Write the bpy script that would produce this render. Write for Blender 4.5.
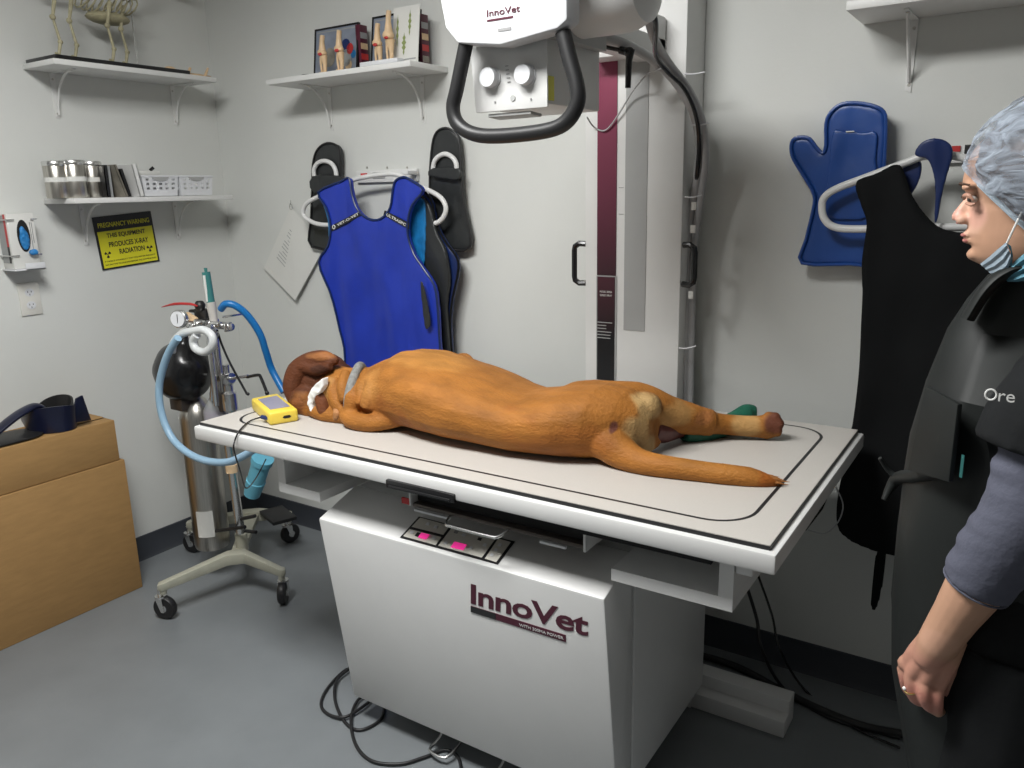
import bpy, bmesh, math, random
from mathutils import Vector as V, Matrix, noise
random.seed(7)
S = bpy.context.scene; COL = S.collection
for o in list(bpy.data.objects): bpy.data.objects.remove(o)

# ---------------------------------------------------------------- camera
H = 1.46; FPX = 797.66
R_ = V((0.83779351, 0.54555203, -0.02179509)); U_ = V((-0.11106377, 0.20937071, 0.97150849)); F_ = V((-0.53457168, 0.81150286, -0.23600049))
cam = bpy.data.objects.new('camera', bpy.data.cameras.new('camera')); COL.objects.link(cam)
m = Matrix.Identity(4)
for i in range(3):
    m[i][0] = R_[i]; m[i][1] = U_[i]; m[i][2] = -F_[i]
m[2][3] = H
cam.matrix_world = m
cam.data.sensor_width = 36; cam.data.lens = 36 * FPX / 1024; cam.data.clip_start = 0.02
S.camera = cam
# ---------------------------------------------------------------- light
YB = 2.30; XL = -2.985; XR = 1.15; YF = -0.95; ZC = 2.62
w = bpy.data.worlds.new('world'); S.world = w; w.use_nodes = True
w.node_tree.nodes['Background'].inputs[0].default_value = (0.8, 0.85, 0.9, 1); w.node_tree.nodes['Background'].inputs[1].default_value = 0.05
def area(name, loc, sx, sy, power, color=(1, 1, 0.985)):
    l = bpy.data.lights.new(name, 'AREA'); l.shape = 'RECTANGLE'; l.size = sx; l.size_y = sy; l.energy = power; l.color = color
    o = bpy.data.objects.new(name, l); COL.objects.link(o); o.location = loc; return o
LX, LY = -1.25, 0.56
area('troffer_lamp', (LX, LY, ZC - 0.045), 1.1, 0.52, 72)
S.view_settings.view_transform = 'Standard'; S.view_settings.look = 'None'; S.view_settings.gamma = 1
S.view_settings.use_curve_mapping = False; S.view_settings.exposure = 0.0

def ray(x, y): return R_ * ((x - 512) / FPX) - U_ * ((y - 384) / FPX) + F_
def P(x, y, ax, v):
    d = ray(x, y); o = V((0, 0, H)); k = 'XYZ'.index(ax)
    return o + d * ((v - o[k]) / d[k])
def PP(x, y, p0, n):
    d = ray(x, y); o = V((0, 0, H)); return o + d * ((V(p0) - o).dot(V(n)) / d.dot(V(n)))

# ---------------------------------------------------------------- materials
def mat(name, c, rough=0.5, metal=0, var=0.06, vs=8, bump=0, bs=200, emit=0, alpha=1, trans=0, spec=0.5, coat=0, attr=False, stretch=None):
    m = bpy.data.materials.new(name); m.use_nodes = True; nt = m.node_tree; N = nt.nodes; L = nt.links
    b = N['Principled BSDF']; b.inputs['Roughness'].default_value = rough; b.inputs['Metallic'].default_value = metal
    b.inputs['Specular IOR Level'].default_value = spec; b.inputs['Coat Weight'].default_value = coat
    tc = N.new('ShaderNodeTexCoord')
    src = tc.outputs['Object']
    if stretch:
        mp = N.new('ShaderNodeMapping'); mp.inputs['Scale'].default_value = stretch; L.new(src, mp.inputs[0]); src = mp.outputs[0]
    nz = N.new('ShaderNodeTexNoise'); nz.inputs['Scale'].default_value = vs; nz.inputs['Detail'].default_value = 4; L.new(src, nz.inputs['Vector'])
    mr = N.new('ShaderNodeMapRange'); mr.inputs[1].default_value = 0.3; mr.inputs[2].default_value = 0.7
    mr.inputs[3].default_value = 1 - var; mr.inputs[4].default_value = 1 + var; L.new(nz.outputs[0], mr.inputs[0])
    mx = N.new('ShaderNodeMix'); mx.data_type = 'RGBA'; mx.blend_type = 'MULTIPLY'; mx.inputs[0].default_value = 1
    if attr:
        at = N.new('ShaderNodeAttribute'); at.attribute_name = 'Col'; L.new(at.outputs['Color'], mx.inputs[6])
    else: mx.inputs[6].default_value = (*c, 1)
    L.new(mr.outputs[0], mx.inputs[7]); L.new(mx.outputs[2], b.inputs['Base Color'])
    if bump:
        n2 = N.new('ShaderNodeTexNoise'); n2.inputs['Scale'].default_value = bs; n2.inputs['Detail'].default_value = 3; L.new(src, n2.inputs['Vector'])
        bp = N.new('ShaderNodeBump'); bp.inputs['Strength'].default_value = bump; bp.inputs['Distance'].default_value = 0.003
        L.new(n2.outputs[0], bp.inputs['Height']); L.new(bp.outputs[0], b.inputs['Normal'])
    if emit: b.inputs['Emission Color'].default_value = (*c, 1); b.inputs['Emission Strength'].default_value = emit
    if alpha < 1: b.inputs['Alpha'].default_value = alpha
    if trans: b.inputs['Transmission Weight'].default_value = trans
    m.diffuse_color = (*c, 1)
    return m
def srgb(r, g, b):
    f = lambda u: (u / 255 / 12.92) if u <= 10 else ((u / 255 + 0.055) / 1.055) ** 2.4
    return (f(r), f(g), f(b))
M = {}
M['wall'] = mat('wall_paint', (0.63, 0.64, 0.615), 0.7, var=0.025, vs=2.5, bump=0.08, bs=120)
M['ceil'] = mat('ceiling_tile', (0.7, 0.7, 0.68), 0.9, var=0.05, vs=60)
M['floor'] = mat('floor_vinyl', (0.19, 0.205, 0.215), 0.38, var=0.07, vs=5, bump=0.05, bs=60)
M['base'] = mat('baseboard_vinyl', (0.04, 0.045, 0.055), 0.5)
M['white'] = mat('white_enamel', (0.69, 0.69, 0.68), 0.35, var=0.015)
M['white2'] = mat('white_laminate', (0.68, 0.68, 0.665), 0.45, var=0.02)
M['whiteplastic'] = mat('white_plastic', (0.66, 0.67, 0.69), 0.45, var=0.02)
M['grey'] = mat('grey_enamel', (0.36, 0.365, 0.36), 0.45, var=0.03)
M['mat'] = mat('table_laminate', (0.50, 0.475, 0.44), 0.42, var=0.02, vs=300)
M['keycream'] = mat('panel_cream', (0.62, 0.60, 0.54), 0.75, spec=0.15)
M['black'] = mat('black_rubber', (0.012, 0.012, 0.013), 0.45, var=0.1)
M['blackgloss'] = mat('black_plastic', (0.01, 0.01, 0.011), 0.25, var=0.05)
M['dark'] = mat('dark_void', (0.006, 0.006, 0.007), 0.8)
M['maroon'] = mat('maroon_ink', (0.075, 0.006, 0.022), 0.4, var=0.04)
M['chrome'] = mat('chrome', (0.72, 0.72, 0.71), 0.26, 1, var=0.03)
M['steel'] = mat('brushed_steel', (0.5, 0.48, 0.44), 0.32, 1, var=0.15, vs=6, stretch=(30, 30, 1))
M['cast'] = mat('cream_cast_metal', (0.40, 0.395, 0.32), 0.45, var=0.08, vs=20)
M['card'] = mat('cardboard', (0.355, 0.205, 0.075), 0.75, var=0.07, vs=14, bump=0.1, bs=90, stretch=(1, 1, 5))
M['card2'] = mat('cardboard_tape', (0.27, 0.15, 0.06), 0.6, var=0.05)
M['blue'] = mat('royal_blue_vinyl', (0.012, 0.035, 0.36), 0.38, var=0.12, vs=9, bump=0.25, bs=25)
M['blue2'] = mat('mid_blue_vinyl', (0.012, 0.06, 0.26), 0.35, var=0.12, vs=9, bump=0.3, bs=30)
M['teal'] = mat('lining_blue', (0.01, 0.16, 0.40), 0.4, var=0.25, vs=30)
M['navy'] = mat('navy_vinyl', (0.008, 0.022, 0.10), 0.35, var=0.12, vs=9, bump=0.2, bs=30)
M['darknavy'] = mat('dark_navy_plastic', (0.007, 0.009, 0.028), 0.28, var=0.2, vs=20)
M['blackvinyl'] = mat('black_vinyl', (0.022, 0.024, 0.025), 0.38, var=0.15, vs=9, bump=0.3, bs=30)
M['blackcloth'] = mat('black_cloth', (0.007, 0.0075, 0.008), 0.85, spec=0.12, var=0.15, vs=6, bump=0.4, bs=14)
M['apron'] = mat('apron_vinyl', (0.011, 0.013, 0.0125), 0.55, spec=0.3, var=0.15, vs=6, bump=0.4, bs=9)
M['greyblue'] = mat('greyblue_knit', (0.085, 0.09, 0.125), 0.85, var=0.08, vs=20, bump=0.3, bs=160)
M['paper'] = mat('paper', (0.66, 0.66, 0.63), 0.7, var=0.02)
M['ink'] = mat('printed_ink', (0.25, 0.25, 0.25), 0.7)
M['yellow'] = mat('sign_yellow', (0.66, 0.62, 0.02), 0.4)
M['yellowp'] = mat('yellow_plastic', (0.75, 0.56, 0.07), 0.4)
M['screen'] = mat('screen_grey', (0.26, 0.25, 0.33), 0.25)
M['red'] = mat('red_plastic', (0.5, 0.03, 0.03), 0.4)
M['magenta'] = mat('magenta_display', (0.85, 0.04, 0.30), 0.4, emit=0.6)
M['hose_b'] = mat('blue_hose', (0.008, 0.15, 0.42), 0.35)
M['hose_l'] = mat('pale_blue_hose', (0.30, 0.47, 0.62), 0.35)
M['hose_w'] = mat('milky_hose', (0.62, 0.64, 0.64), 0.3)
M['hose_g'] = mat('grey_hose', (0.40, 0.40, 0.405), 0.5)
M['tailfur'] = mat('tail_fur', (0.30, 0.115, 0.025), 0.6)
M['cyan'] = mat('cyan_plastic', (0.13, 0.42, 0.55), 0.4)
M['glove'] = mat('blue_nitrile', (0.02, 0.20, 0.50), 0.5, var=0.2, vs=40)
M['green'] = mat('green_wrap', (0.008, 0.11, 0.065), 0.6, var=0.15, vs=40, bump=0.4, bs=60)
M['bone'] = mat('bone_plastic', (0.66, 0.47, 0.28), 0.45, var=0.12, vs=40)
M['oldbone'] = mat('old_bone', (0.36, 0.33, 0.21), 0.6, var=0.2, vs=50)
M['glass'] = mat('clear_glass', (0.85, 0.88, 0.88), 0.08, alpha=0.35)
M['purple'] = mat('purple_liquid', (0.10, 0.02, 0.12), 0.3)
M['tealglass'] = mat('teal_glass', (0.05, 0.20, 0.19), 0.2)
M['skin'] = mat('skin', (0.55, 0.31, 0.22), 0.5, attr=True, var=0.05, vs=30)
M['fur'] = mat('short_fur', (0.4, 0.2, 0.06), 0.62, attr=True, var=0.2, vs=26, bump=0.8, bs=190, spec=0.2, stretch=(0.45, 1, 1))
M['skin2'] = mat('skin_lid', (0.45, 0.24, 0.17), 0.5)
M['scrub'] = mat('dark_scrub_cloth', (0.010, 0.011, 0.012), 0.85, spec=0.2, var=0.1, bump=0.2, bs=90)
M['wall_dim'] = mat('dimmed_wall', (0.22, 0.22, 0.215), 0.8)  # unseen right and front walls, coloured dark to cut bounced light
M['lip'] = mat('lip_pink', (0.42, 0.16, 0.14), 0.4)
M['hair'] = mat('brown_hair', (0.06, 0.03, 0.018), 0.5, var=0.3, vs=60)
M['maskb'] = mat('mask_blue', (0.22, 0.50, 0.62), 0.8, var=0.04, stretch=(1, 1, 6))
M['maskw'] = mat('mask_white', (0.48, 0.58, 0.66), 0.8)
M['gold'] = mat('gold', (0.85, 0.62, 0.25), 0.2, 1)
M['collar'] = mat('grey_webbing', (0.20, 0.20, 0.19), 0.7, var=0.3, vs=80)
M['tape'] = mat('white_tape', (0.8, 0.8, 0.78), 0.7)
M['fleshshade'] = mat('shaded_flesh', (0.10, 0.025, 0.022), 0.4, var=0.2, vs=60)
M['rooted'] = mat('photo_grey', (0.22, 0.25, 0.31), 0.4, var=0.25, vs=12)
M['tanpage'] = mat('photo_tan', (0.25, 0.23, 0.19), 0.5, var=0.4, vs=18)
M['olive'] = mat('leaf_print', (0.24, 0.30, 0.10), 0.6)
M['gunmetal'] = mat('gunmetal_box', (0.10, 0.085, 0.075), 0.3, 0.6)
M['lamp'] = mat('lamp_diffuser', (1, 0.98, 0.93), 0.5, emit=1.5)
M['outlet'] = mat('outlet_ivory', (0.68, 0.67, 0.62), 0.35)
M['graph'] = mat('grey_cover', (0.30, 0.31, 0.31), 0.5, var=0.02)
# gradient strip of the column (printed gradient: maroon above, black below)
def strip_mat(name, z0, z1, c0, c1):
    m = mat(name, c0, 0.4); nt = m.node_tree; N = nt.nodes; L = nt.links
    g = N.new('ShaderNodeNewGeometry'); s = N.new('ShaderNodeSeparateXYZ'); L.new(g.outputs['Position'], s.inputs[0])
    r = N.new('ShaderNodeMapRange'); r.inputs[1].default_value = z0; r.inputs[2].default_value = z1; L.new(s.outputs[2], r.inputs[0])
    x = N.new('ShaderNodeMix'); x.data_type = 'RGBA'; x.inputs[6].default_value = (*c0, 1); x.inputs[7].default_value = (*c1, 1)
    L.new(r.outputs[0], x.inputs[0]); L.new(x.outputs[2], N['Principled BSDF'].inputs['Base Color']); return m
M['strip'] = strip_mat('printed_strip_maroon_fade', 1.2, 1.75, (0.03, 0.008, 0.014), (0.23, 0.03, 0.075))
M['strip2'] = strip_mat('printed_strip_dark_fade', 1.02, 1.2, (0.006, 0.007, 0.009), (0.055, 0.012, 0.022))
# bouffant cap: thin sheer cloth, partly see-through
def cap_mat():
    m = mat('sheer_cap', (0.33, 0.38, 0.45), 0.8); nt = m.node_tree; N = nt.nodes; L = nt.links
    tc = N.new('ShaderNodeTexCoord'); mp = N.new('ShaderNodeMapping'); mp.inputs['Scale'].default_value = (6, 22, 30); mp.inputs['Rotation'].default_value = (0, 0.7, 0)
    n = N.new('ShaderNodeTexNoise'); n.inputs['Scale'].default_value = 1.6; n.inputs['Detail'].default_value = 5; n.inputs['Distortion'].default_value = 1.2
    L.new(tc.outputs['Object'], mp.inputs[0]); L.new(mp.outputs[0], n.inputs['Vector'])
    r = N.new('ShaderNodeMapRange'); r.inputs[1].default_value = 0.35; r.inputs[2].default_value = 0.62; r.inputs[3].default_value = 0.22; r.inputs[4].default_value = 0.85
    L.new(n.outputs[0], r.inputs[0]); L.new(r.outputs[0], N['Principled BSDF'].inputs['Alpha'])
    b = N.new('ShaderNodeBump'); b.inputs['Strength'].default_value = 0.7; b.inputs['Distance'].default_value = 0.01; L.new(n.outputs[0], b.inputs['Height'])
    L.new(b.outputs[0], N['Principled BSDF'].inputs['Normal']); return m
M['cap'] = cap_mat()
# perforated basket plastic handled in mesh; bottle etc below

# ---------------------------------------------------------------- helpers
ORG = {}
def link(name, me, mt, parent=None, org=None):
    o = bpy.data.objects.new(name, me); COL.objects.link(o)
    if mt is not None: me.materials.clear(); me.materials.append(M[mt] if isinstance(mt, str) else mt)
    if parent is not None:
        o.parent = parent; d = ORG[parent]
    else:
        if org is None:
            xs = [v.co for v in me.vertices]
            lo = [min(v[i] for v in xs) for i in range(3)]; hi = [max(v[i] for v in xs) for i in range(3)]
            org = ((lo[0] + hi[0]) / 2, (lo[1] + hi[1]) / 2, lo[2])
        d = V(org); o.location = d
    ORG[o] = V(d)
    for v in me.vertices: v.co -= d
    return o
class MB:
    def __init__(s): s.b = bmesh.new()
    def poly(s, pts): 
        vs = [s.b.verts.new(p) for p in pts]; return s.b.faces.new(vs)
    def box(s, lo, hi, rot=None, c=None):
        x0, y0, z0 = lo; x1, y1, z1 = hi
        c8 = [V((x, y, z)) for x in (x0, x1) for y in (y0, y1) for z in (z0, z1)]
        if rot is not None:
            cc = V(c) if c is not None else (V(lo) + V(hi)) / 2
            c8 = [cc + rot @ (p - cc) for p in c8]
        s.hexa(c8); return s
    def hexa(s, c8):
        v = [s.b.verts.new(p) for p in c8]
        for f in ((0, 1, 3, 2), (4, 6, 7, 5), (0, 4, 5, 1), (2, 3, 7, 6), (0, 2, 6, 4), (1, 5, 7, 3)): s.b.faces.new([v[i] for i in f])
    def prism(s, pts, d):
        d = V(d); a = [s.b.verts.new(V(p)) for p in pts]; b = [s.b.verts.new(V(p) + d) for p in pts]; n = len(a)
        s.b.faces.new(a[::-1]); s.b.faces.new(b)
        for i in range(n): s.b.faces.new((a[i], a[(i + 1) % n], b[(i + 1) % n], b[i]))
        return s
    def rings(s, rings, cap=True, closed=False):
        vr = [[s.b.verts.new(p) for p in r] for r in rings]; n = len(vr[0]); m_ = len(vr)
        for i in range(m_ if closed else m_ - 1):
            A = vr[i]; B = vr[(i + 1) % m_]
            for j in range(n): s.b.faces.new((A[j], A[(j + 1) % n], B[(j + 1) % n], B[j]))
        if cap and not closed: s.b.faces.new(vr[0][::-1]); s.b.faces.new(vr[-1])
        return s
    def tube(s, pts, r, n=10, closed=False, smooth=0, flat=1.0, up=None):
        pts = [V(p) for p in pts]; rr = list(r) if isinstance(r, (list, tuple)) else [r] * len(pts)
        if smooth:
            q = []; q2 = []; k = len(pts)
            for i in range(k if closed else k - 1):
                g = (lambda a: pts[a % k]) if closed else (lambda a: pts[min(max(a, 0), k - 1)])
                p0, p1, p2, p3 = g(i - 1), g(i), g(i + 1), g(i + 2)
                for t_ in range(smooth):
                    t = t_ / smooth
                    q.append(0.5 * ((2 * p1) + (p2 - p0) * t + (2 * p0 - 5 * p1 + 4 * p2 - p3) * t * t + (-p0 + 3 * p1 - 3 * p2 + p3) * t ** 3))
                    q2.append(rr[i] * (1 - t) + rr[(i + 1) % k] * t)
            if not closed: q.append(pts[-1]); q2.append(rr[-1])
            pts, rr = q, q2
        k = len(pts); T = []
        for i in range(k):
            if closed: t = pts[(i + 1) % k] - pts[i - 1]
            else: t = pts[min(i + 1, k - 1)] - pts[max(i - 1, 0)]
            if t.length < 1e-9: t = V((0, 0, 1))
            T.append(t.normalized())
        u = V(up) if up is not None else (V((0, 0, 1)) if abs(T[0].z) < 0.9 else V((1, 0, 0)))
        u = (u - T[0] * u.dot(T[0])).normalized(); R = []
        for i in range(k):
            if up is not None: u = V(up)
            u = u - T[i] * u.dot(T[i]); u.normalize(); v = T[i].cross(u)
            R.append([pts[i] + (u * math.cos(a) * flat + v * math.sin(a)) * rr[i] for a in [2 * math.pi * j / n for j in range(n)]])
        return s.rings(R, closed=closed)
    def cyl(s, a, b, r0, r1=None, n=24): return s.tube([a, b], [r0, r0 if r1 is None else r1], n)
    def lathe(s, prof, c, ax=(0, 0, 1), n=28):
        a = V(ax).normalized(); u = V((1, 0, 0)) if abs(a.x) < 0.9 else V((0, 1, 0)); u = (u - a * u.dot(a)).normalized(); v = a.cross(u); c = V(c)
        return s.rings([[c + a * z + (u * math.cos(t) + v * math.sin(t)) * max(r, 1e-4) for t in [2 * math.pi * j / n for j in range(n)]] for r, z in prof])
    def ell(s, c, r, n=20, rot=None):
        c = V(c); R = []
        for i in range(1, n // 2):
            ph = math.pi * i / (n // 2)
            ring = []
            for j in range(n):
                t = 2 * math.pi * j / n; p = V((r[0] * math.sin(ph) * math.cos(t), r[1] * math.sin(ph) * math.sin(t), r[2] * math.cos(ph)))
                if rot is not None: p = rot @ p
                ring.append(c + p)
            R.append(ring)
        vr = [[s.b.verts.new(p) for p in q] for q in R]
        for A, B in zip(vr, vr[1:]):
            for j in range(n): s.b.faces.new((A[j], B[j], B[(j + 1) % n], A[(j + 1) % n]))
        p = V((0, 0, r[2])); p = rot @ p if rot is not None else p
        t = s.b.verts.new(c + p); q = s.b.verts.new(c - p)
        for j in range(n): s.b.faces.new((t, vr[0][j], vr[0][(j + 1) % n])); s.b.faces.new((q, vr[-1][(j + 1) % n], vr[-1][j]))
        return s
    def build(s, name, mt, parent=None, bevel=0, smooth=True, org=None, seg=2, recalc=True):
        if recalc: bmesh.ops.recalc_face_normals(s.b, faces=s.b.faces[:])
        if bevel:
            es = [e for e in s.b.edges if len(e.link_faces) == 2 and e.calc_face_angle(0) > 0.6]
            bmesh.ops.bevel(s.b, geom=es, offset=bevel, segments=seg, affect='EDGES', profile=0.5, clamp_overlap=True)
        me = bpy.data.meshes.new(name); s.b.to_mesh(me); s.b.free()
        if smooth:
            for p in me.polygons: p.use_smooth = True
            try: me.set_sharp_from_angle(angle=math.radians(38))
            except Exception: pass
        return link(name, me, mt, parent, org)
    def organic(s, name, mt, parent=None, voxel=0.006, it=6, fac=0.5, disp=None, org=None, sub=0):
        bmesh.ops.recalc_face_normals(s.b, faces=s.b.faces[:])
        me = bpy.data.meshes.new(name + '_src'); s.b.to_mesh(me); s.b.free()
        o = bpy.data.objects.new('tmp', me); COL.objects.link(o)
        r = o.modifiers.new('r', 'REMESH'); r.mode = 'VOXEL'; r.voxel_size = voxel
        if it: q = o.modifiers.new('s', 'SMOOTH'); q.factor = fac; q.iterations = it
        bpy.context.view_layer.update()
        dg = bpy.context.evaluated_depsgraph_get(); me2 = bpy.data.meshes.new_from_object(o.evaluated_get(dg))
        bpy.data.objects.remove(o); bpy.data.meshes.remove(me); me2.name = name
        if disp:
            for v in me2.vertices: v.co = disp(v.co.copy())
        for p in me2.polygons: p.use_smooth = True
        return link(name, me2, mt, parent, org)
def tag(o, label, cat, group=None):
    o['label'] = label; o['category'] = cat
    if group: o['group'] = group
    return o
def empty(name, loc, label, cat, group=None):
    o = bpy.data.objects.new(name, None); COL.objects.link(o); o.location = loc; o.empty_display_size = 0.05; ORG[o] = V(loc)
    return tag(o, label, cat, group)
def struct(o): o['kind'] = 'structure'; return o
def paint(o, base, blobs):
    me = o.data; a = me.color_attributes.new('Col', 'FLOAT_COLOR', 'POINT'); d = ORG[o]; base = V(base)
    for i, v in enumerate(me.vertices):
        p = v.co + d; c = base.copy()
        for ce, r, col, *st in blobs:
            q = p - V(ce)
            k = math.sqrt((q.x / r[0]) ** 2 + (q.y / r[1]) ** 2 + (q.z / r[2]) ** 2) + 0.25 * noise.noise(p * 30)
            t = max(0, min(1, (1.15 - k) / 0.45)); t = t * t * (3 - 2 * t) * (st[0] if st else 1)
            c = c.lerp(V(col), t)
        a.data[i].color = (*c, 1)
def text(s, o, right, up, h, mt, parent, name='lettering', depth=0.0006, bold=0.0, width=None, sp=1.0, ortho=True):
    cu = bpy.data.curves.new('t', 'FONT'); cu.body = s; cu.size = 1; cu.extrude = 0.0; cu.offset = bold; cu.align_x = 'LEFT'; cu.space_character = sp; cu.resolution_u = 3
    t = bpy.data.objects.new('t', cu); COL.objects.link(t); bpy.context.view_layer.update()
    me = bpy.data.meshes.new_from_object(t.evaluated_get(bpy.context.evaluated_depsgraph_get())); bpy.data.objects.remove(t)
    xs = [v.co.x for v in me.vertices]; ys = [v.co.y for v in me.vertices]
    x0, x1, y0, y1 = min(xs), max(xs), min(ys), max(ys)
    sy = h / (y1 - y0); sx = (width / (x1 - x0)) if width else sy
    right = V(right).normalized(); up = V(up); up = (up - right * up.dot(right)).normalized() if ortho else up.normalized(); n = right.cross(up).normalized()
    bm = bmesh.new(); bm.from_mesh(me)
    r = bmesh.ops.extrude_face_region(bm, geom=bm.faces[:]); 
    for g in r['geom']:
        if isinstance(g, bmesh.types.BMVert): g.co.z = 1
    for v in bm.verts:
        v.co = V(o) + right * ((v.co.x - x0) * sx) + up * ((v.co.y - y0) * sy) + n * (depth * (1 if v.co.z > 0.5 else 0))
    bmesh.ops.recalc_face_normals(bm, faces=bm.faces[:])
    bm.to_mesh(me); bm.free()
    for p_ in me.polygons: p_.use_smooth = False
    return link(name, me, mt, parent)
def Rx(a): return Matrix.Rotation(math.radians(a), 3, 'X')
def Ry(a): return Matrix.Rotation(math.radians(a), 3, 'Y')
def Rz(a): return Matrix.Rotation(math.radians(a), 3, 'Z')
def wave(amp, f, ph=0, axis=1):
    def fn(p):
        k = noise.noise(V((p.x * f + ph, 0, p.z * f * 0.35))) * amp + noise.noise(V((p.x * f * 2.3, ph, p.z * f * 0.9))) * amp * 0.4
        p.y -= abs(k) if False else k; return p
    return fn
def outline(pts, Y): return [P(x, y, 'Y', Y) for x, y in pts]
def smoothpoly(pts, k=3):
    pts = [V(p) for p in pts]; n = len(pts); out = []
    for i in range(n):
        p0, p1, p2, p3 = pts[i - 1], pts[i], pts[(i + 1) % n], pts[(i + 2) % n]
        for t_ in range(k):
            t = t_ / k; out.append(0.5 * ((2 * p1) + (p2 - p0) * t + (2 * p0 - 5 * p1 + 4 * p2 - p3) * t * t + (-p0 + 3 * p1 - 3 * p2 + p3) * t ** 3))
    return out
def padded(name, pts, Y, th, mt, parent=None, voxel=0.006, amp=0.008, f=9, ph=0, smooth=True, org=None, it=4):
    q = outline(pts, Y); q = smoothpoly(q) if smooth else q
    b = MB(); b.prism(q, (0, th, 0)); return b.organic(name, mt, parent, voxel=voxel, it=it, disp=wave(amp, f, ph), org=org)
def piping(name, pts, Y, r, mt, parent, amp=0.008, f=9, ph=0, smooth=True, closed=True):
    q = outline(pts, Y); q = smoothpoly(q) if smooth and closed else q
    w_ = wave(amp, f, ph); q = [w_(p.copy()) for p in q]
    b = MB(); b.tube(q, r, 8, closed=closed); return b.build(name, mt, parent)

# ---------------------------------------------------------------- room
struct(MB().box((XL - .1, YF - .1, -.05), (XR + .1, YB + .1, 0)).build('floor', 'floor', smooth=False))
struct(MB().box((XL - .1, YF - .1, ZC), (XR + .1, YB + .1, ZC + .05)).build('ceiling', 'ceil', smooth=False))
struct(MB().box((XL - .1, YB, 0), (XR + .1, YB + .1, ZC)).build('wall_back', 'wall', smooth=False))
struct(MB().box((XL - .1, YF, 0), (XL, YB, ZC)).build('wall_left', 'wall', smooth=False))
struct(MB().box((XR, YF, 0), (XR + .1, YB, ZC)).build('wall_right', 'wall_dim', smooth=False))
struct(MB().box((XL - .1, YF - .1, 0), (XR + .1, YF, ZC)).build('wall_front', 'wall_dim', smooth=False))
def cove(pts, name):   # vinyl cove baseboard with curled toe
    pass
b = MB(); b.prism([(XL, YF, 0), (XL + .014, YF, 0), (XL + .006, YF, .012), (XL + .005, YF, .1), (XL, YF, .102)], (0, YB - YF, 0)); struct(b.build('baseboard_left', 'base'))
b = MB(); b.prism([(XL, YB, 0), (XL, YB - .014, 0), (XL, YB - .006, .012), (XL, YB - .005, .1), (XL, YB, .102)], (XR - XL, 0, 0)); struct(b.build('baseboard_back', 'base'))
# ceiling light
t = empty('ceiling_light', (LX, LY, ZC - .03), 'rectangular fluorescent ceiling light panel above the room', 'light')
b = MB(); 
for lo, hi in (((-.6, -.31, -.04), (.6, -.27, .03)), ((-.6, .27, -.04), (.6, .31, .03)), ((-.6, -.27, -.04), (-.56, .27, .03)), ((.56, -.27, -.04), (.6, .27, .03))):
    b.box(V(lo) + V((LX, LY, ZC - .03)), V(hi) + V((LX, LY, ZC - .03)))
b.build('frame', 'white', t)
MB().box((LX - .56, LY - .27, ZC - .03), (LX + .56, LY + .27, ZC - .02)).build('diffuser', 'lamp', t)

# ---------------------------------------------------------------- x-ray table
xt = empty('x_ray_table', (-1.07, 1.68, 0), 'white float-top veterinary x-ray table with maroon lettering, the dog lying on it', 'x-ray table')
X0, X1, Y0, Y1 = -1.904, -.332, 1.306, 2.092
# rim: profile ring
b = MB(); b.box((X0 - .012, Y0 - .014, .803), (X1 + .014, Y1 + .01, .8425)); b.build('table_rim', 'white', xt, bevel=.006)
core = MB().box((X0, Y0, .8426), (X1, Y1, .8505)).build('table_core', 'black', xt)
tp = MB().box((X0 + .001, Y0 + .001, .8506), (X1 - .001, Y1 - .001, .8522)).build('tabletop', 'mat', xt)
def rrect(x0, y0, x1, y1, r, z, n=8):
    out = []
    for cx, cy, a0 in ((x1 - r, y1 - r, 0), (x0 + r, y1 - r, 90), (x0 + r, y0 + r, 180), (x1 - r, y0 + r, 270)):
        for i in range(n + 1):
            a = math.radians(a0 + 90 * i / n); out.append(V((cx + r * math.cos(a), cy + r * math.sin(a), z)))
    return out
A = rrect(X0 + .05, Y0 + .05, X1 - .06, Y1 - .04, .085, .8524); B = rrect(X0 + .0575, Y0 + .0575, X1 - .0675, Y1 - .0475, .078, .8524)
b = MB(); va = [b.b.verts.new(p) for p in A]; vb = [b.b.verts.new(p) for p in B]
for i in range(len(A)): b.b.faces.new((va[i], va[(i + 1) % len(A)], vb[(i + 1) % len(A)], vb[i]))
b.build('marking_line', 'black', tp, recalc=False)
# cabinet front cover
prof = [(1.33, .645), (1.468, .690), (1.475, .690), (1.475, .078), (1.405, .078)]
def fc(x0, x1): return [V((x0, y, z)) for y, z in prof]
b = MB(); b.prism(fc(-1.487, 0), (-.663 + 1.487, 0, 0)); cover = b.build('front_cover', 'white', xt, bevel=.006)
b = MB(); b.box((-1.485, 1.478, .09), (-.660, 1.948, .688)); body = b.build('cabinet', 'white', xt, bevel=.004)
MB().box((-1.40, 1.56, 0), (-.78, 1.93, .092)).build('plinth', 'dark', xt)
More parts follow.
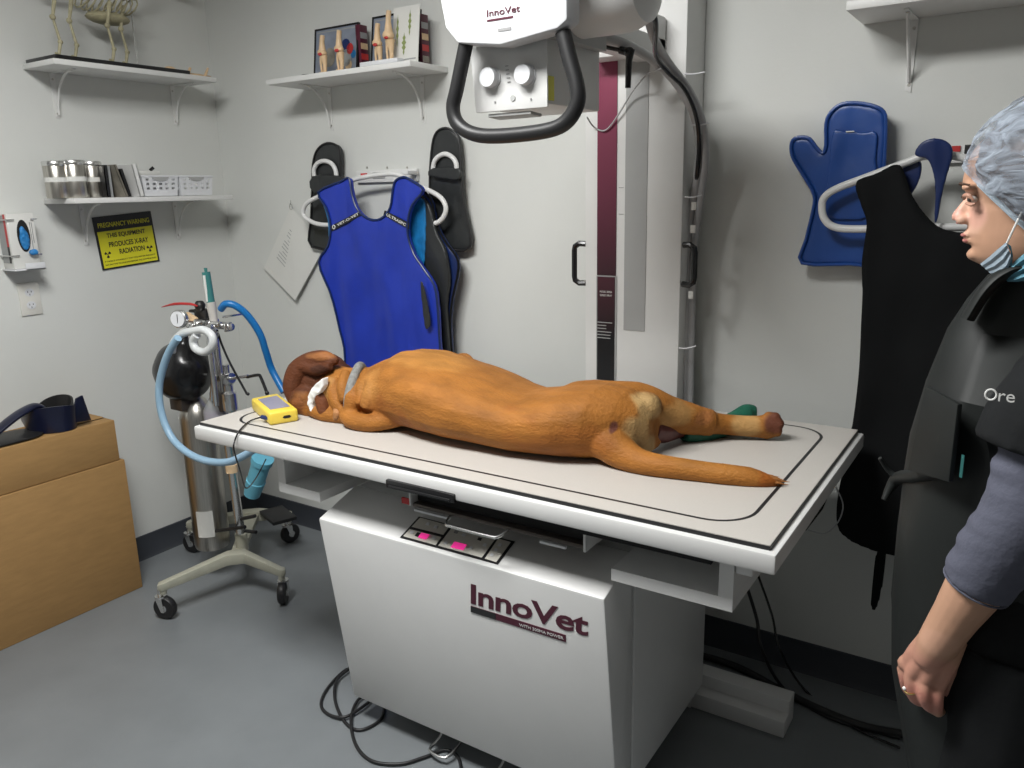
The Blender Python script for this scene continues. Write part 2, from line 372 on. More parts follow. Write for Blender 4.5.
# logo on the front cover
fn = V((0, -(.645 - .078), (1.33 - 1.405))).normalized(); fn = V((0, -.991, -.131)); p0 = V((0, 1.33, .645)); n0 = V((0, .567, .075)).normalized()
def Fc(x, y): return PP(x, y, p0, n0) - n0 * .0012
a = Fc(471, 605); c = Fc(587, 638); upv = V((0, -.131, .991))
text('InnoVet', Fc(471, 603.5) + n0 * .0008, c - a, Fc(471, 584) - Fc(471, 604), .057, 'maroon', cover, 'logo_lettering', ortho=False, bold=.022, width=(Fc(588, 636) - Fc(471, 603)).length, sp=.95)
q = [Fc(471, 605.5), Fc(566, 635), Fc(566, 642), Fc(471, 611.5)]
b = MB(); b.prism(q, n0 * .001); bar = b.build('logo_bar', 'maroon', cover)
q = [Fc(471, 605.5) - n0 * .0004, Fc(496, 613.3) - n0 * .0004, Fc(496, 619.6) - n0 * .0004, Fc(471, 611.5) - n0 * .0004]; b = MB(); b.prism(q, n0 * .001); b.build('logo_bar_end', 'black', bar)
a = Fc(520, 625.5) - n0 * .001; text('WITH 300MA POWER', a, Fc(564, 639) - Fc(520, 625.5), upv, .0075, 'white', bar, 'slogan_lettering', width=(Fc(564, 639) - Fc(520, 625.5)).length)
# control panel on the slope
ps = V((0, 1.33, .645)); ns = V((0, -.045, .138)).normalized()
def Sl(x, y, k=.0008): return PP(x, y, ps, ns) + ns * k
def slab(pxs, mt, name, parent, k=.0008, d=.001):
    b = MB(); b.prism([Sl(x, y, k) for x, y in pxs], ns * d); return b.build(name, mt, parent, smooth=False)
pan = slab([(400, 538), (419, 517), (515, 542), (498, 565)], 'black', 'control_panel', cover)
slab([(412, 527.5), (420.5, 518.5), (450, 526.5), (443.5, 535.5)], 'keycream', 'key_field', pan, .002)
slab([(403.5, 537), (410, 530), (441.5, 538), (436, 546)], 'keycream', 'key_field', pan, .002)
slab([(438.5, 546.5), (452.5, 528), (496, 539), (482, 558.5)], 'keycream', 'key_field', pan, .002)
slab([(485, 559.5), (498.5, 539.5), (511, 543), (496.5, 563)], 'keycream', 'key_field', pan, .002)
slab([(415, 537), (418, 533.5), (424, 535), (421, 539)], 'black', 'display_window', pan, .0035)
slab([(418.5, 539), (422, 534.5), (430, 536.5), (426.5, 541)], 'magenta', 'display', pan, .005)
slab([(451, 548.5), (455, 543), (467, 546), (463.5, 551.5)], 'magenta', 'display', pan, .0035)
slab([(477.5, 541), (479, 538.5), (482.5, 539.5), (481, 542)], 'black', 'key', pan, .0035)
slab([(454, 534), (455.5, 531.5), (459, 532.5), (457.5, 535)], 'ink', 'key', pan, .0035)
for kx, ky in ((412, 533.5), (434, 539), (446, 544), (471, 549), (485, 546), (492, 556), (496, 551), (500, 546), (464, 536), (428, 525), (436, 528)):
    slab([(kx - 2.2, ky + .8), (kx - .6, ky - 1.6), (kx + 2.4, ky - .8), (kx + 1, ky + 1.7)], 'whiteplastic', 'key', pan, .0032)
# side trays hung below the top
def tray(x0, x1, wallx, side):
    b = MB(); b.box((x0, 1.345, .684), (x1, 1.95, .710)); b.box((wallx - .0139, 1.3452, .7102), (wallx + .0139, 1.9498, .802))
    b.box((min(x0 + .03, wallx + .0141) if wallx < -1 else x0, 1.90, .7102), (wallx - .0141 if wallx > -1 else x1, 1.925, .802)); return b.build('side_tray', 'white', xt)
tr = tray(-.655, -.405, -.419, 1); tray(-1.645, -1.49, -1.631, 0)
MB().box((-.404, 1.35, .762), (-.372, 1.38, .79)).build('stop_block', 'white', xt, bevel=.002)
MB().box((-.72, 1.30, .793), (-.434, 1.312, .8029)).build('rim_shade_strip', 'dark', xt)  # solid black strip painting the shade of the gap under the rim
MB().box((-1.28, 1.40, .76), (-.70, 1.86, .8025)).build('bucky_housing', 'dark', xt)
# cassette drawer
Yd = 1.335
def dz(x, y, Y=Yd): return P(x, y, 'Y', Y)
xa = dz(412, 495).x; xb = dz(584, 545).x
dr = MB().box((xa, Yd, .742), (xb, 1.42, .751)).build('cassette_drawer', 'gunmetal', xt, bevel=.002)
MB().box((xa, Yd + .02, .752), (xb, 1.44, .80)).build('drawer_slot', 'dark', xt)
MB().box((xb, Yd - .004, .738), (xb + .006, 1.44, .803)).build('drawer_bracket', 'white', dr, bevel=.001)
MB().box((xa - .006, Yd - .004, .745), (xa - .002, 1.44, .803)).build('drawer_bracket', 'white', dr)
MB().box((xa - .032, Yd - .002, .745), (xa - .008, Yd + .004, .759)).build('warning_label', 'red', dr)
b = MB(); hx0 = dz(450, 515).x; hx1 = dz(508, 530).x
b.tube([(hx0, Yd, .742), (hx0 + .01, Yd - .028, .736), (hx0 + .03, Yd - .034, .735), (hx1 - .03, Yd - .034, .735), (hx1 - .008, Yd - .028, .736), (hx1, Yd, .742)], .0035, 8, smooth=4); b.build('drawer_handle', 'chrome', dr)
for q0, q1 in ((415, 450), (540, 566)): 
    MB().box((dz(q0, 510).x, Yd - .003, .733), (dz(q1, 520).x, Yd + .004, .738)).build('drawer_rail', 'whiteplastic', dr)
# black pull grip in the front rim
b = MB(); gx0 = P(387, 480, 'Y', Y0 - .016).x; gx1 = P(455, 495, 'Y', Y0 - .016).x
b.box((gx0, Y0 - .022, .800), (gx1, Y0 + .01, .820)); g = b.build('pull_grip', 'blackgloss', xt, bevel=.003)
MB().box((gx0 + .01, Y0 - .025, .804), (gx1 - .01, Y0 - .021, .809)).build('grip_ridge', 'black', g, bevel=.001)
# second control strip hanging at the right end (foot switch holder) and base rail
b = MB(); b.prism([P(805, 520, 'X', -.33), P(826, 490, 'X', -.33), P(829, 496, 'X', -.33), P(823, 510, 'X', -.33), P(807, 531, 'X', -.33), P(802, 529, 'X', -.33)], (-.03, 0, 0)); b.build('end_grip', 'blackgloss', xt, bevel=.003)
b = MB(); b.prism([(-.695, 1.955, 0), (-.695, 1.955, .048), (-.695, 2.0, .048), (-.695, 2.0, .085), (-.695, 2.055, .085), (-.695, 2.055, 0)], (.262, 0, 0)); b.build('base_rail', 'white', xt, bevel=.002)
b = MB(); b.box((-1.48, 1.95, 0), (-.695, 2.055, .085)); b.build('base_rail', 'white', xt)
# pedals (bent chrome wire)
for px_, py_ in ((446, 735), (508, 765)):
    a = P(px_, py_, 'Y', 1.46)
    b = MB(); b.tube([(a.x, 1.56, .10), (a.x, 1.50, .085), (a.x - .005, 1.44, .03), (a.x - .005, 1.395, .022), (a.x + .05, 1.392, .022), (a.x + .055, 1.45, .03)], .0045, 8, smooth=3); b.build('foot_pedal', 'chrome', xt)

# ---------------------------------------------------------------- tube column
cl = empty('x_ray_column', (-.997, 2.23, 0), 'tall white x-ray column with maroon stripe, grey track and two black handles behind the table', 'x-ray stand')
CF = 2.16
b = MB(); b.box((-1.148, CF, 0), (-.843, 2.298, ZC - .01)); b.build('column_body', 'white2', cl, bevel=.004)
st = MB().box((-1.106, CF - .003, P(600, 275, 'Y', CF).z), (-1.044, CF - .001, ZC - .02)).build('maroon_stripe', 'strip', cl, smooth=False)
zt, zb_ = P(600, 276.5, 'Y', CF).z, P(600, 380, 'Y', CF).z
MB().box((-1.108, CF - .0025, zb_), (-1.040, CF - .001, zt + .003)).build('stripe_frame', 'grey', cl, smooth=False)
s2 = MB().box((-1.104, CF - .0045, zb_ + .003), (-1.046, CF - .0026, zt)).build('lower_plate', 'strip2', cl, smooth=False)
text('MODEL 300MA', P(600, 292.5, 'Y', CF - .005), (1, 0, 0), (0, 0, 1), .006, 'paper', s2, width=.04)
text('SERIES XRAY', P(600, 296, 'Y', CF - .005), (1, 0, 0), (0, 0, 1), .006, 'paper', s2, width=.04)
for i, (yy, ww) in enumerate(((322, .050), (325, .03), (328, .03), (331.3, .047), (334.3, .044), (337.3, .044))):
    a = P(597.8, yy, 'Y', CF - .005); MB().box((-1.103, CF - .0055, a.z - .0012), (-1.103 + ww, CF - .0045, a.z + .0012)).build('printed_line', 'grey', s2, smooth=False)
MB().box((-1.017, CF - .002, 1.046), (-.949, CF + .001, ZC - .03)).build('track', 'grey', cl, smooth=False)
for z in (1.46, 1.385): 
    MB().box((-1.037, CF - .002, z), (-1.022, CF, z + .0012)).build('height_mark', 'ink', cl, smooth=False)
def bail(x, sgn, z0, z1, Y=2.165):
    b = MB(); b.tube([(x, Y, z1), (x + sgn * .020, Y - .004, z1 + .001), (x + sgn * .034, Y - .006, z1 - .008), (x + sgn * .036, Y - .006, z1 - .02), (x + sgn * .036, Y - .006, z0 + .02), (x + sgn * .034, Y - .006, z0 + .008), (x + sgn * .02, Y - .004, z0 - .001), (x, Y, z0)], .0088, 8); b.build('side_handle', 'blackgloss', cl)
bail(-1.148, -1, 1.18, 1.298); bail(-.838, 1, 1.19, 1.30)

# tube head
hd = empty('x_ray_tube_head', (-.97, 1.6, 1.62), 'white x-ray tube head with control knobs and a black loop handle above the table', 'x-ray tube head')
q = [(-1.086, 1.90), (-1.092, 1.84), (-1.082, 1.790), (-1.052, 1.757), (-.946, 1.742), (-.815, 1.757), (-.793, 1.770), (-.793, 1.93), (-.82, 1.97), (-1.05, 1.97)]
b = MB(); b.prism([(x, 1.42, z) for x, z in q], (0, .055, 0)); cv = b.build('head_cover', 'whiteplastic', hd, bevel=.007)
def H2(x, y, Y=1.4192): return P(x, y, 'Y', Y)
text('InnoVet', H2(487, 17), (1, 0, 0), (0, 0, 1), .0125, 'maroon', cv, 'logo_lettering', width=(H2(520, 10) - H2(487, 17)).length, bold=.01)
MB().box((H2(487, 20).x, 1.4188, H2(500, 19.8).z), (H2(513, 18).x, 1.42, H2(500, 17.8).z)).build('logo_underline', 'maroon', cv, smooth=False)
MB().box((H2(498, 30).x, 1.4188, H2(500, 31.5).z), (H2(511, 30).x, 1.42, H2(500, 28.5).z)).build('rating_plate', 'ink', cv, smooth=False)
b = MB(); b.lathe([(.03, -1.06), (.085, -1.06), (.10, -1.04), (.10, -.76), (.098, -.745), (.085, -.712), (.06, -.700), (.02, -.698)], (0, 1.60, 1.868), (1, 0, 0), 40); b.build('tube_housing', 'white', hd)
b = MB(); b.box((-1.053, 1.5, 1.632), (-.884, 1.735, 1.765)); co = b.build('collimator', 'white2', hd, bevel=.004)
b = MB(); b.hexa([V(p) for p in [(-1.062, 1.492, 1.625), (-1.068, 1.486, 1.758), (-1.055, 1.50, 1.625), (-1.055, 1.50, 1.758), (-.880, 1.492, 1.625), (-.876, 1.486, 1.758), (-.882, 1.50, 1.625), (-.882, 1.50, 1.758)]]); fp = b.build('front_panel', 'white', co, bevel=.002)
for kx, ky in ((492, 78), (527, 75)):
    c = P(kx, ky, 'Y', 1.49); b = MB(); b.lathe([(.0205, 0), (.0205, .012), (.019, .02), (.012, .021)], c, (0, -1, 0), 28); b.lathe([(.023, .0), (.023, .004), (.018, .0045)], c, (0, -1, 0), 28); b.build('knob', 'whiteplastic', co)
for kx, ky, sz in ((495, 102, .0022), (531, 99, .0022)):
    c = P(kx, ky, 'Y', 1.4905); b = MB(); b.lathe([(sz, 0), (sz, .0015)], c, (0, -1, 0), 12); b.build('indicator', 'ink', co)
c = P(513, 98, 'Y', 1.4905); b = MB(); b.lathe([(.006, 0), (.006, .0015)], c, (0, -1, 0), 16); b.build('lamp_button', 'grey', co)
for i in range(5):
    c = P(507 + i * .5, 66 + i * 4, 'Y', 1.489); MB().box(c + V((-.004, -.001, -.0008)), c + V((.004, 0, .0008))).build('scale_mark', 'ink', co, smooth=False)
MB().box((-.8835, P(548, 90, 'X', -.883).y, P(548, 100, 'X', -.883).z), (-.8825, P(554, 90, 'X', -.883).y, P(551, 76, 'X', -.883).z)).build('warning_label', 'yellow', co, smooth=False)
b = MB(); b.box((-1.035, 1.50, 1.613), (-.925, 1.545, 1.620), rot=Rx(-4)); b.build('filter_slot', 'grey', hd, bevel=.002)
b = MB(); b.box((-1.04, 1.50, 1.758), (-.86, 1.72, 1.79)); b.build('mount_plate', 'grey', hd)
# loop handle
hp = [(466, 44), (457, 88), (453, 108), (458, 124), (474, 134), (500, 136), (545, 131), (566, 122), (577, 104), (577, 86), (570, 60), (563, 32)]
b = MB(); b.tube([P(x, y, 'Y', 1.445) for x, y in hp], .0155, 14, smooth=5); b.build('loop_handle', 'black', hd)
# arm to column, lever, yoke
b = MB(); b.box((-.99, 1.70, 1.795), (-.90, 2.165, 1.845)); b.build('support_arm', 'white2', hd, bevel=.004)
b = MB(); b.box((-1.10, 2.075, P(600, 58, 'Y', 2.075).z), (-.90, 2.156, 1.90)); b.build('carriage', 'white2', hd, bevel=.006)
a = P(595, 45, 'Y', 1.85); c = P(620, 50, 'Y', 1.85); d = P(629, 52, 'Y', 1.85); e = P(628, 88, 'Y', 1.85)
b = MB(); b.tube([a, c], .005, 10); b.tube([c, d], [.009, .010], 12); b.tube([d + V((.004, 0, .006)), d - V((0, 0, .02)), e], [.011, .008, .007], 10); b.ell(d, (.013, .012, .012)); b.build('lock_lever', 'blackgloss', hd)
# cables from the head down the column side
def cable(name, label, pts, r, mt, group=None, sm=6, cat='cable'):
    b = MB(); b.tube(pts, r, 10, smooth=sm); o = b.build(name, mt); return tag(o, label, cat, group)
def px3(l): return [P(x, y, 'Y', Y) for x, y, Y in l]
cable('cable_conduit', 'thick grey corrugated hose arching from the tube housing down beside the column', px3([(598, 37, 1.78), (622, 43, 1.86), (650, 58, 2.0), (674, 80, 2.1), (692, 110, 2.17), (699, 140, 2.19), (697, 175, 2.2), (691, 215, 2.22), (687, 260, 2.22), (686, 330, 2.22), (684, 440, 2.22), (683, 500, 2.22)]), .0115, 'hose_g', cat='hose')
cable('cable_conduit', 'outer grey hose bowing widest to the right of the column', px3([(646, 10, 1.72), (655, 40, 1.85), (668, 62, 1.98), (690, 92, 2.1), (703, 125, 2.17), (705, 160, 2.19), (701, 195, 2.21), (695, 240, 2.22), (692, 300, 2.22), (690, 400, 2.22), (688, 500, 2.22)]), .010, 'hose_g', cat='hose')
cable('power_cable', 'black cable looping from the tube housing into the hose bundle', px3([(651, 5, 1.7), (656, 25, 1.75), (656, 55, 1.9), (668, 72, 1.98), (684, 88, 2.05), (695, 112, 2.12), (699, 140, 2.165), (697, 175, 2.19), (693, 200, 2.24), (690, 260, 2.26), (690, 360, 2.26)]), .006, 'blackgloss')
cable('thin_cable', 'thin dark wire curling from the hose bundle behind the stripe', px3([(664, 68, 2.0), (648, 74, 2.08), (632, 92, 2.13), (620, 112, 2.145), (606, 130, 2.15), (594, 127, 2.15), (587, 117, 2.1)]), .0022, 'hose_g')
for x, y in ((697, 72 + 2), (701, 125), (694, 197), (688, 348)):
    a = P(x - 12 if y < 100 else x - 9, y, 'Y', 2.16); c = P(x + 8, y - 2, 'Y', 2.16)
    tag(MB().tube([a, (a + c) / 2 + V((0, -.006, -.003)), c], .002, 8, smooth=3).build('cable_tie', 'whiteplastic'), {74: 'white zip tie around the hose bundle, topmost', 125: 'white zip tie where the hoses bow widest', 197: 'white zip tie just above the white cable tag', 348: 'lowest white zip tie, near the dog'}[y], 'cable tie', 'zip ties on the hose bundle')
for x, y, lb in ((694, 206, 'white paper tag wrapped on the hose bundle'), (693, 229, 'cream label clip on the hoses above the black handle'), (691, 295, 'pale clip on the hoses below the black handle')):
    a = P(x, y, 'Y', 2.16); tag(MB().box(a - V((.007, .003, .011)), a + V((.007, .003, .011))).build('cable_clip', 'paper', bevel=.001), lb, 'clip')

# ---------------------------------------------------------------- shelves
def bracket(parent, p, out, L=.15, D=.15, curved=True):
    # p wall point just under the shelf, out = unit direction away from the wall
    p = V(p); out = V(out); b = MB(); side = V((0, 0, 1)).cross(out) * .009
    b.prism([p + side, p - side, p - side - V((0, 0, L)), p + side * .6 - V((0, 0, L + .006))], out * .003)
    b.prism([p + side, p - side, p - side * .6 + out * D, p + side * .6 + out * D], (0, 0, -.003))
    if curved:
        pts = []
        for i in range(9):
            a = i / 8 * math.pi / 2; pts.append(p + out * (.012 + (D - .03) * (1 - math.cos(a))) - V((0, 0, (L - .01) * (1 - math.sin(a)) + .003)))
        b.tube(pts, .004, 6)
    else: b.tube([p + out * .004 - V((0, 0, L - .02)), p + out * D * .8 - V((0, 0, .004))], .005, 6)
    br = b.build('bracket', 'white2', parent)
    b = MB()
    for dz_ in (.022, L - .012): b.lathe([(.004, 0), (.003, .002)], p + out * .0031 - V((0, 0, dz_)), out, 10)
    b.build('screw', 'steel', br)
s1 = empty('wall_shelf', (XL + .1, 1.9, 1.90), 'upper white shelf on the left wall carrying the skeleton model', 'shelf')
MB().box((XL, 1.53, 1.898), (XL + .2, 2.165, 1.916)).build('shelf_board', 'white2', s1, bevel=.0015)
bracket(s1, (XL, 1.625, 1.898), (1, 0, 0)); bracket(s1, (XL, 2.10, 1.898), (1, 0, 0))
s2_ = empty('wall_shelf', (XL + .1, 1.9, 1.448), 'lower white shelf on the left wall carrying canisters, books and baskets', 'shelf')
MB().box((XL, 1.53, 1.448), (XL + .2, 2.185, 1.466)).build('shelf_board', 'white2', s2_, bevel=.0015)
bracket(s2_, (XL, 1.66, 1.448), (1, 0, 0)); bracket(s2_, (XL, 2.05, 1.448), (1, 0, 0))
s3 = empty('wall_shelf', (-2.2, 2.2, 1.852), 'white shelf on the back wall carrying framed pictures and bone models', 'shelf')
MB().box((P(265.8, 83, 'Y', 2.10).x, 2.10, 1.852), (-1.745, 2.30, 1.870)).build('shelf_board', 'white2', s3, bevel=.0015)
bracket(s3, (-2.31, YB, 1.852), (0, -1, 0)); bracket(s3, (-1.86, YB, 1.852), (0, -1, 0))
s4 = empty('wall_shelf', (-.0, 2.2, 1.845), 'white shelf at the top right above the blue mitt', 'shelf')
MB().box((-.433, 2.09, 1.845), (.47, 2.30, 1.865)).build('shelf_board', 'white2', s4, bevel=.0015)
bracket(s4, (-.315, YB, 1.845), (0, -1, 0), L=.165, curved=False); bracket(s4, (.3, YB, 1.845), (0, -1, 0), L=.165, curved=False)

# ---------------------------------------------------------------- skeleton model
sk = empty('skeleton_model', (XL + .1, 1.8, 1.916), 'standing animal skeleton model on a black base on the upper left shelf', 'skeleton model')
MB().box((XL + .005, 1.54, 1.917), (XL + .196, 2.05, 1.93)).build('base_board', 'blackgloss', sk, bevel=.002)
xs = XL + .12
def legb(y0, dx, h=.20, kind=0):
    b = MB(); x = xs + dx
    b.tube([(x, y0, 1.935), (x + .004, y0 - .012, 1.937)], [.006, .004], 8); b.tube([(x, y0, 1.93), (x, y0 + .012, 1.975)], [.005, .006], 8)
    b.tube([(x, y0 + .012, 1.975), (x, y0 - .002, 2.05)], [.005, .004], 8); b.ell((x, y0 + .012, 1.975), (.008, .009, .008), 10); b.ell((x, y0 - .002, 2.05), (.01, .01, .01), 10)
    b.tube([(x, y0 - .002, 2.05), (x - .003, y0 + .02, 1.93 + h)], [.005, .008], 8); b.build('leg_bones', 'oldbone', sk)
for lx_, ld_ in ((58, .045), (74, .03), (111, .05), (124, .03)): legb(P(lx_, 50, 'X', xs + ld_).y, ld_)
b = MB(); b.tube([(xs, 1.56, 2.16), (xs, 1.65, 2.165), (xs, 1.80, 2.17), (xs, 1.93, 2.19), (xs, 1.97, 2.25)], .009, 8, smooth=4); b.build('spine', 'oldbone', sk)
for i in range(9):
    y = 1.72 + i * .022; rr = .045 + .01 * math.sin(i / 8 * math.pi)
    b = MB(); b.tube([(xs + rr * math.sin(a), y - .03 * (1 - math.cos(a)) * .5, 2.165 - rr * 1.2 * (1 - math.cos(a)) * .5 * 1.1) for a in [math.radians(k) for k in range(0, 361, 40)]], .003, 6); b.build('rib', 'oldbone', sk)
b = MB(); b.ell((xs, 1.79, 2.085), (.05, .08, .022), 16); b.build('breastbone', 'oldbone', sk)
b = MB(); b.ell((xs, 2.03, 2.28), (.03, .05, .03), 14); b.tube([(xs, 2.05, 2.27), (xs, 2.12, 2.25)], [.022, .012], 10); b.build('skull', 'oldbone', sk)
b = MB(); b.tube([(xs, 1.885, 1.93), (xs, 1.885, 2.17)], .0025, 8); b.build('support_rod', 'chrome', sk)
b = MB(); random.seed(3)
b.tube([(XL + .10, 2.02, 1.934), (XL + .12, 2.08, 1.926), (XL + .12, 2.14, 1.926), (XL + .13, 2.19, 1.924)], [.012, .009, .009, .007], 8, smooth=3)
b.ell((XL + .13, 2.01, 1.938), (.018, .022, .010), 12); b.tube([(XL + .15, 2.15, 1.924), (XL + .16, 2.16, 1.955)], [.006, .004], 8); b.tube([(XL + .14, 2.08, 1.924), (XL + .145, 2.09, 1.95)], [.006, .005], 8)
tag(b.build('jaw_bone', 'bone'), 'loose tan jaw bone lying at the right end of the upper left shelf', 'bone')

# ---------------------------------------------------------------- lower left shelf contents
def canister(y, r, h, x, label, flip=False):
    t = empty('canister', (x, y, 1.467), label, 'canister', 'steel film canisters on the lower left shelf')
    b = MB(); b.lathe([(r * .96, 0), (r, .004), (r, h - .012), (r * .97, h - .01)], (x, y, 1.467)); c = b.build('body', 'steel', t)
    b = MB(); b.lathe([(r * 1.03, h - .012), (r * 1.04, h - .008), (r * 1.04, h), (r * .98, h + .004), (.004, h + .005)], (x, y, 1.467)); b.build('lid', 'chrome', t)
    b = MB(); b.lathe([(r * 1.005, h * .45), (r * 1.005, h * .58)], (x, y, 1.467)); b.build('label_band', 'paper', t)
def yc_(px_, x): return P(px_, 170, 'X', x).y
canister(yc_(55, XL + .12), .038, .120, XL + .12, 'leftmost steel canister with a pale label on the lower left shelf')
canister(yc_(73, XL + .135), .040, .124, XL + .135, 'largest steel canister, middle of three on the lower left shelf')
canister(yc_(91, XL + .10), .036, .122, XL + .10, 'right steel canister beside the dark books on the lower left shelf')
def book(y0, y1, x0, x1, h, mt, label, lean=0, cat='book', pages=True, name='book'):
    t = empty(name, ((x0 + x1) / 2, (y0 + y1) / 2, 1.467), label, cat); R = Rx(lean); c = ((x0 + x1) / 2, y0, 1.467)
    b = MB(); b.box((x0, y0, 1.4672), (x1, y0 + .002, 1.467 + h), R, c); b.box((x0, y1 - .002, 1.4672), (x1, y1, 1.467 + h), R, c); b.box((x1 - .003, y0, 1.4672), (x1, y1, 1.467 + h), R, c); b.build('cover', mt, t)
    if pages: MB().box((x0 + .003, y0 + .0022, 1.470), (x1 - .0032, y1 - .0022, 1.464 + h), R, c).build('pages', 'paper', t)
ob = yc_(101, XL + .15)
book(ob, ob + .012, XL + .03, XL + .17, .112, 'blackgloss', 'thin black book right of the steel canisters')
book(ob + .016, ob + .030, XL + .03, XL + .16, .11, 'graph', 'grey book between the black book and the leaning photo booklet')
book(ob + .060, ob + .068, XL + .04, XL + .19, .116, 'tanpage', 'leaning booklet with a grey animal picture on the lower left shelf', lean=16)
book(ob + .080, ob + .092, XL + .02, XL + .17, .10, 'black', 'dark booklet between the picture booklet and the leaning white file', lean=13)
book(ob + .110, ob + .128, XL + .045, XL + .195, .116, 'white2', 'leaning white box file on the lower left shelf', lean=9)
def basket(y0, y1, label):
    x0, x1 = XL + .03, XL + .185; z0, z1 = 1.468, 1.540; s = .006
    t = empty('storage_basket', ((x0 + x1) / 2, (y0 + y1) / 2, 1.467), label, 'basket', 'white perforated plastic baskets on the lower left shelf')
    b = MB(); b.box((x0 + s, y0 + s, z0), (x1 - s, y1 - s, z0 + .003))
    c0 = [(x0 + s, y0 + s), (x1 - s, y0 + s), (x1 - s, y1 - s), (x0 + s, y1 - s)]; c1 = [(x0, y0), (x1, y0), (x1, y1), (x0, y1)]
    th = .0025
    for i in range(4):
        a0, a1, e0, e1 = V((*c0[i], z0)), V((*c0[(i + 1) % 4], z0)), V((*c1[i], z1)), V((*c1[(i + 1) % 4], z1))
        n = (a1 - a0).cross(e0 - a0).normalized()
        N = 11; Mh = 9; holes = {(i_, j_) for i_ in (range(1, N - 1, 1)) for j_ in (3, 5, 7) if i_ % 2 == 1}
        dip = i == 1
        for u in range(N):
            for v in range(Mh):
                if (u, v) in holes and v >= 0: continue
                if dip and v >= Mh - 1 and 3 <= u <= 7: continue
                f = lambda s_, t_: (a0.lerp(a1, s_)).lerp(e0.lerp(e1, s_), t_)
                q = [f(u / N, v / Mh), f((u + 1) / N, v / Mh), f((u + 1) / N, (v + 1) / Mh), f(u / N, (v + 1) / Mh)]
                b.prism(q, n * -th)
    b.build('basket_body', 'whiteplastic', t)
    b = MB(); ra = [V((*c, z1)) for c in c1]
    b.tube(ra, .0035, 8, closed=True); b.build('rim', 'whiteplastic', t)
    b = MB(); ym = (y0 + y1) / 2; hw = (y1 - y0) * .24
    b.prism([(x1 - .001, ym + hw * math.cos(a), z1 - .018 * math.sin(a)) for a in [math.pi * k / 10 for k in range(11)]], (.0022, 0, 0)); b.build('handle_opening', 'grey', t)
    return t
by0 = ob + .132; basket(by0, by0 + .150, 'white perforated basket beside the leaning white box file, left of the pair'); basket(by0 + .156, by0 + .306, 'white perforated basket at the right end of the lower left shelf')
tag(MB().box((XL + .03, by0 - .02, 1.5445), (XL + .15, by0 + .10, 1.560)).build('paper_stack', 'paper', bevel=.001), 'stack of white paper lying on top of the left basket', 'paper')
tag(MB().tube([(XL + .1, by0 + .092, 1.564), (XL + .11, by0 + .102, 1.575)], .006, 8).build('black_clip', 'blackgloss'), 'small black clip at the end of the paper stack on the basket', 'clip')

# ---------------------------------------------------------------- glove box, outlet, sign
gb = empty('glove_dispenser', (XL + .04, 1.43, 1.23), 'white box of blue gloves in a wire holder on the left wall', 'glove box')
gx = XL + .075; gy0 = P(10, 240, 'X', gx).y; gy1 = P(37, 240, 'X', gx).y; gz0 = 1.235; gz1 = 1.42
b = MB(); b.box((XL + .004, gy0, gz0), (gx, gy1, gz1)); b.build('box', 'paper', gb, bevel=.001)
gc = V((gx + .0006, (gy0 + gy1) / 2 + .002, 1.345))
b = MB(); b.prism([gc + V((0, .021 * math.cos(a), .054 * math.sin(a))) for a in [2 * math.pi * k / 24 for k in range(24)]], (.0008, 0, 0)); b.build('opening', 'dark', gb)
b = MB(); b.ell(gc + V((.001, .001, -.012)), (.008, .017, .036), 14); b.ell(gc + V((.012, .018, -.056)), (.012, .016, .010), 12, Ry(20)); b.ell(gc + V((.006, -.005, .012)), (.006, .010, .022), 12)
b.organic('glove', 'glove', gb, voxel=.0025, it=3, disp=lambda p: p + V((noise.noise(p * 90) * .004, 0, noise.noise(p * 70) * .003)))
b = MB(); b.box((XL + .008, gy0 - .0012, gz0 + .02), (XL + .06, gy0 - .0002, gz1 - .005)); b.build('side_print', 'graph', gb)
b = MB(); b.box((gx - .022, gy0 - .002, gz0 + .075), (gx - .010, gy0 - .0013, gz1 - .002)); b.build('red_band', 'red', gb)
b = MB(); b.box((gx - .022, gy0 - .002, gz0 + .02), (gx - .010, gy0 - .0013, gz0 + .075)); b.build('black_band', 'black', gb)
b = MB()
for z in (gz0 + .045, gz1 - .02):
    b.tube([(XL + .002, gy0 - .006, z), (gx + .006, gy0 - .006, z), (gx + .006, gy0 + .02, z)], .002, 6); b.tube([(XL + .002, gy1 + .006, z), (gx + .006, gy1 + .006, z), (gx + .006, gy1 - .014, z)], .002, 6)
b.build('wire_holder', 'chrome', gb)
b = MB(); b.box((XL + .002, gy0 - .006, gz0 - .006), (gx + .014, gy1 + .008, gz0 - .001)); b.box((gx + .011, gy0 + .03, gz0 - .006), (gx + .014, gy1 + .008, gz0 + .018)); b.build('holder_tray', 'whiteplastic', gb, bevel=.001)
for i, (dy, z0, z1) in enumerate(((.052, 1.30, 1.39), (.060, 1.32, 1.39))):
    MB().box((gx + .0003, gy0 + .07 + i * .006, z0), (gx + .0009, gy0 + .072 + i * .006, z1)).build('box_print', 'ink', gb, smooth=False)
ol = empty('wall_outlet', (XL, 1.428, 1.07), 'ivory duplex outlet on the left wall under the glove box', 'outlet')
b = MB(); b.box((XL, 1.392, 1.065), (XL + .006, 1.464, 1.18)); b.build('cover_plate', 'outlet', ol, bevel=.002)
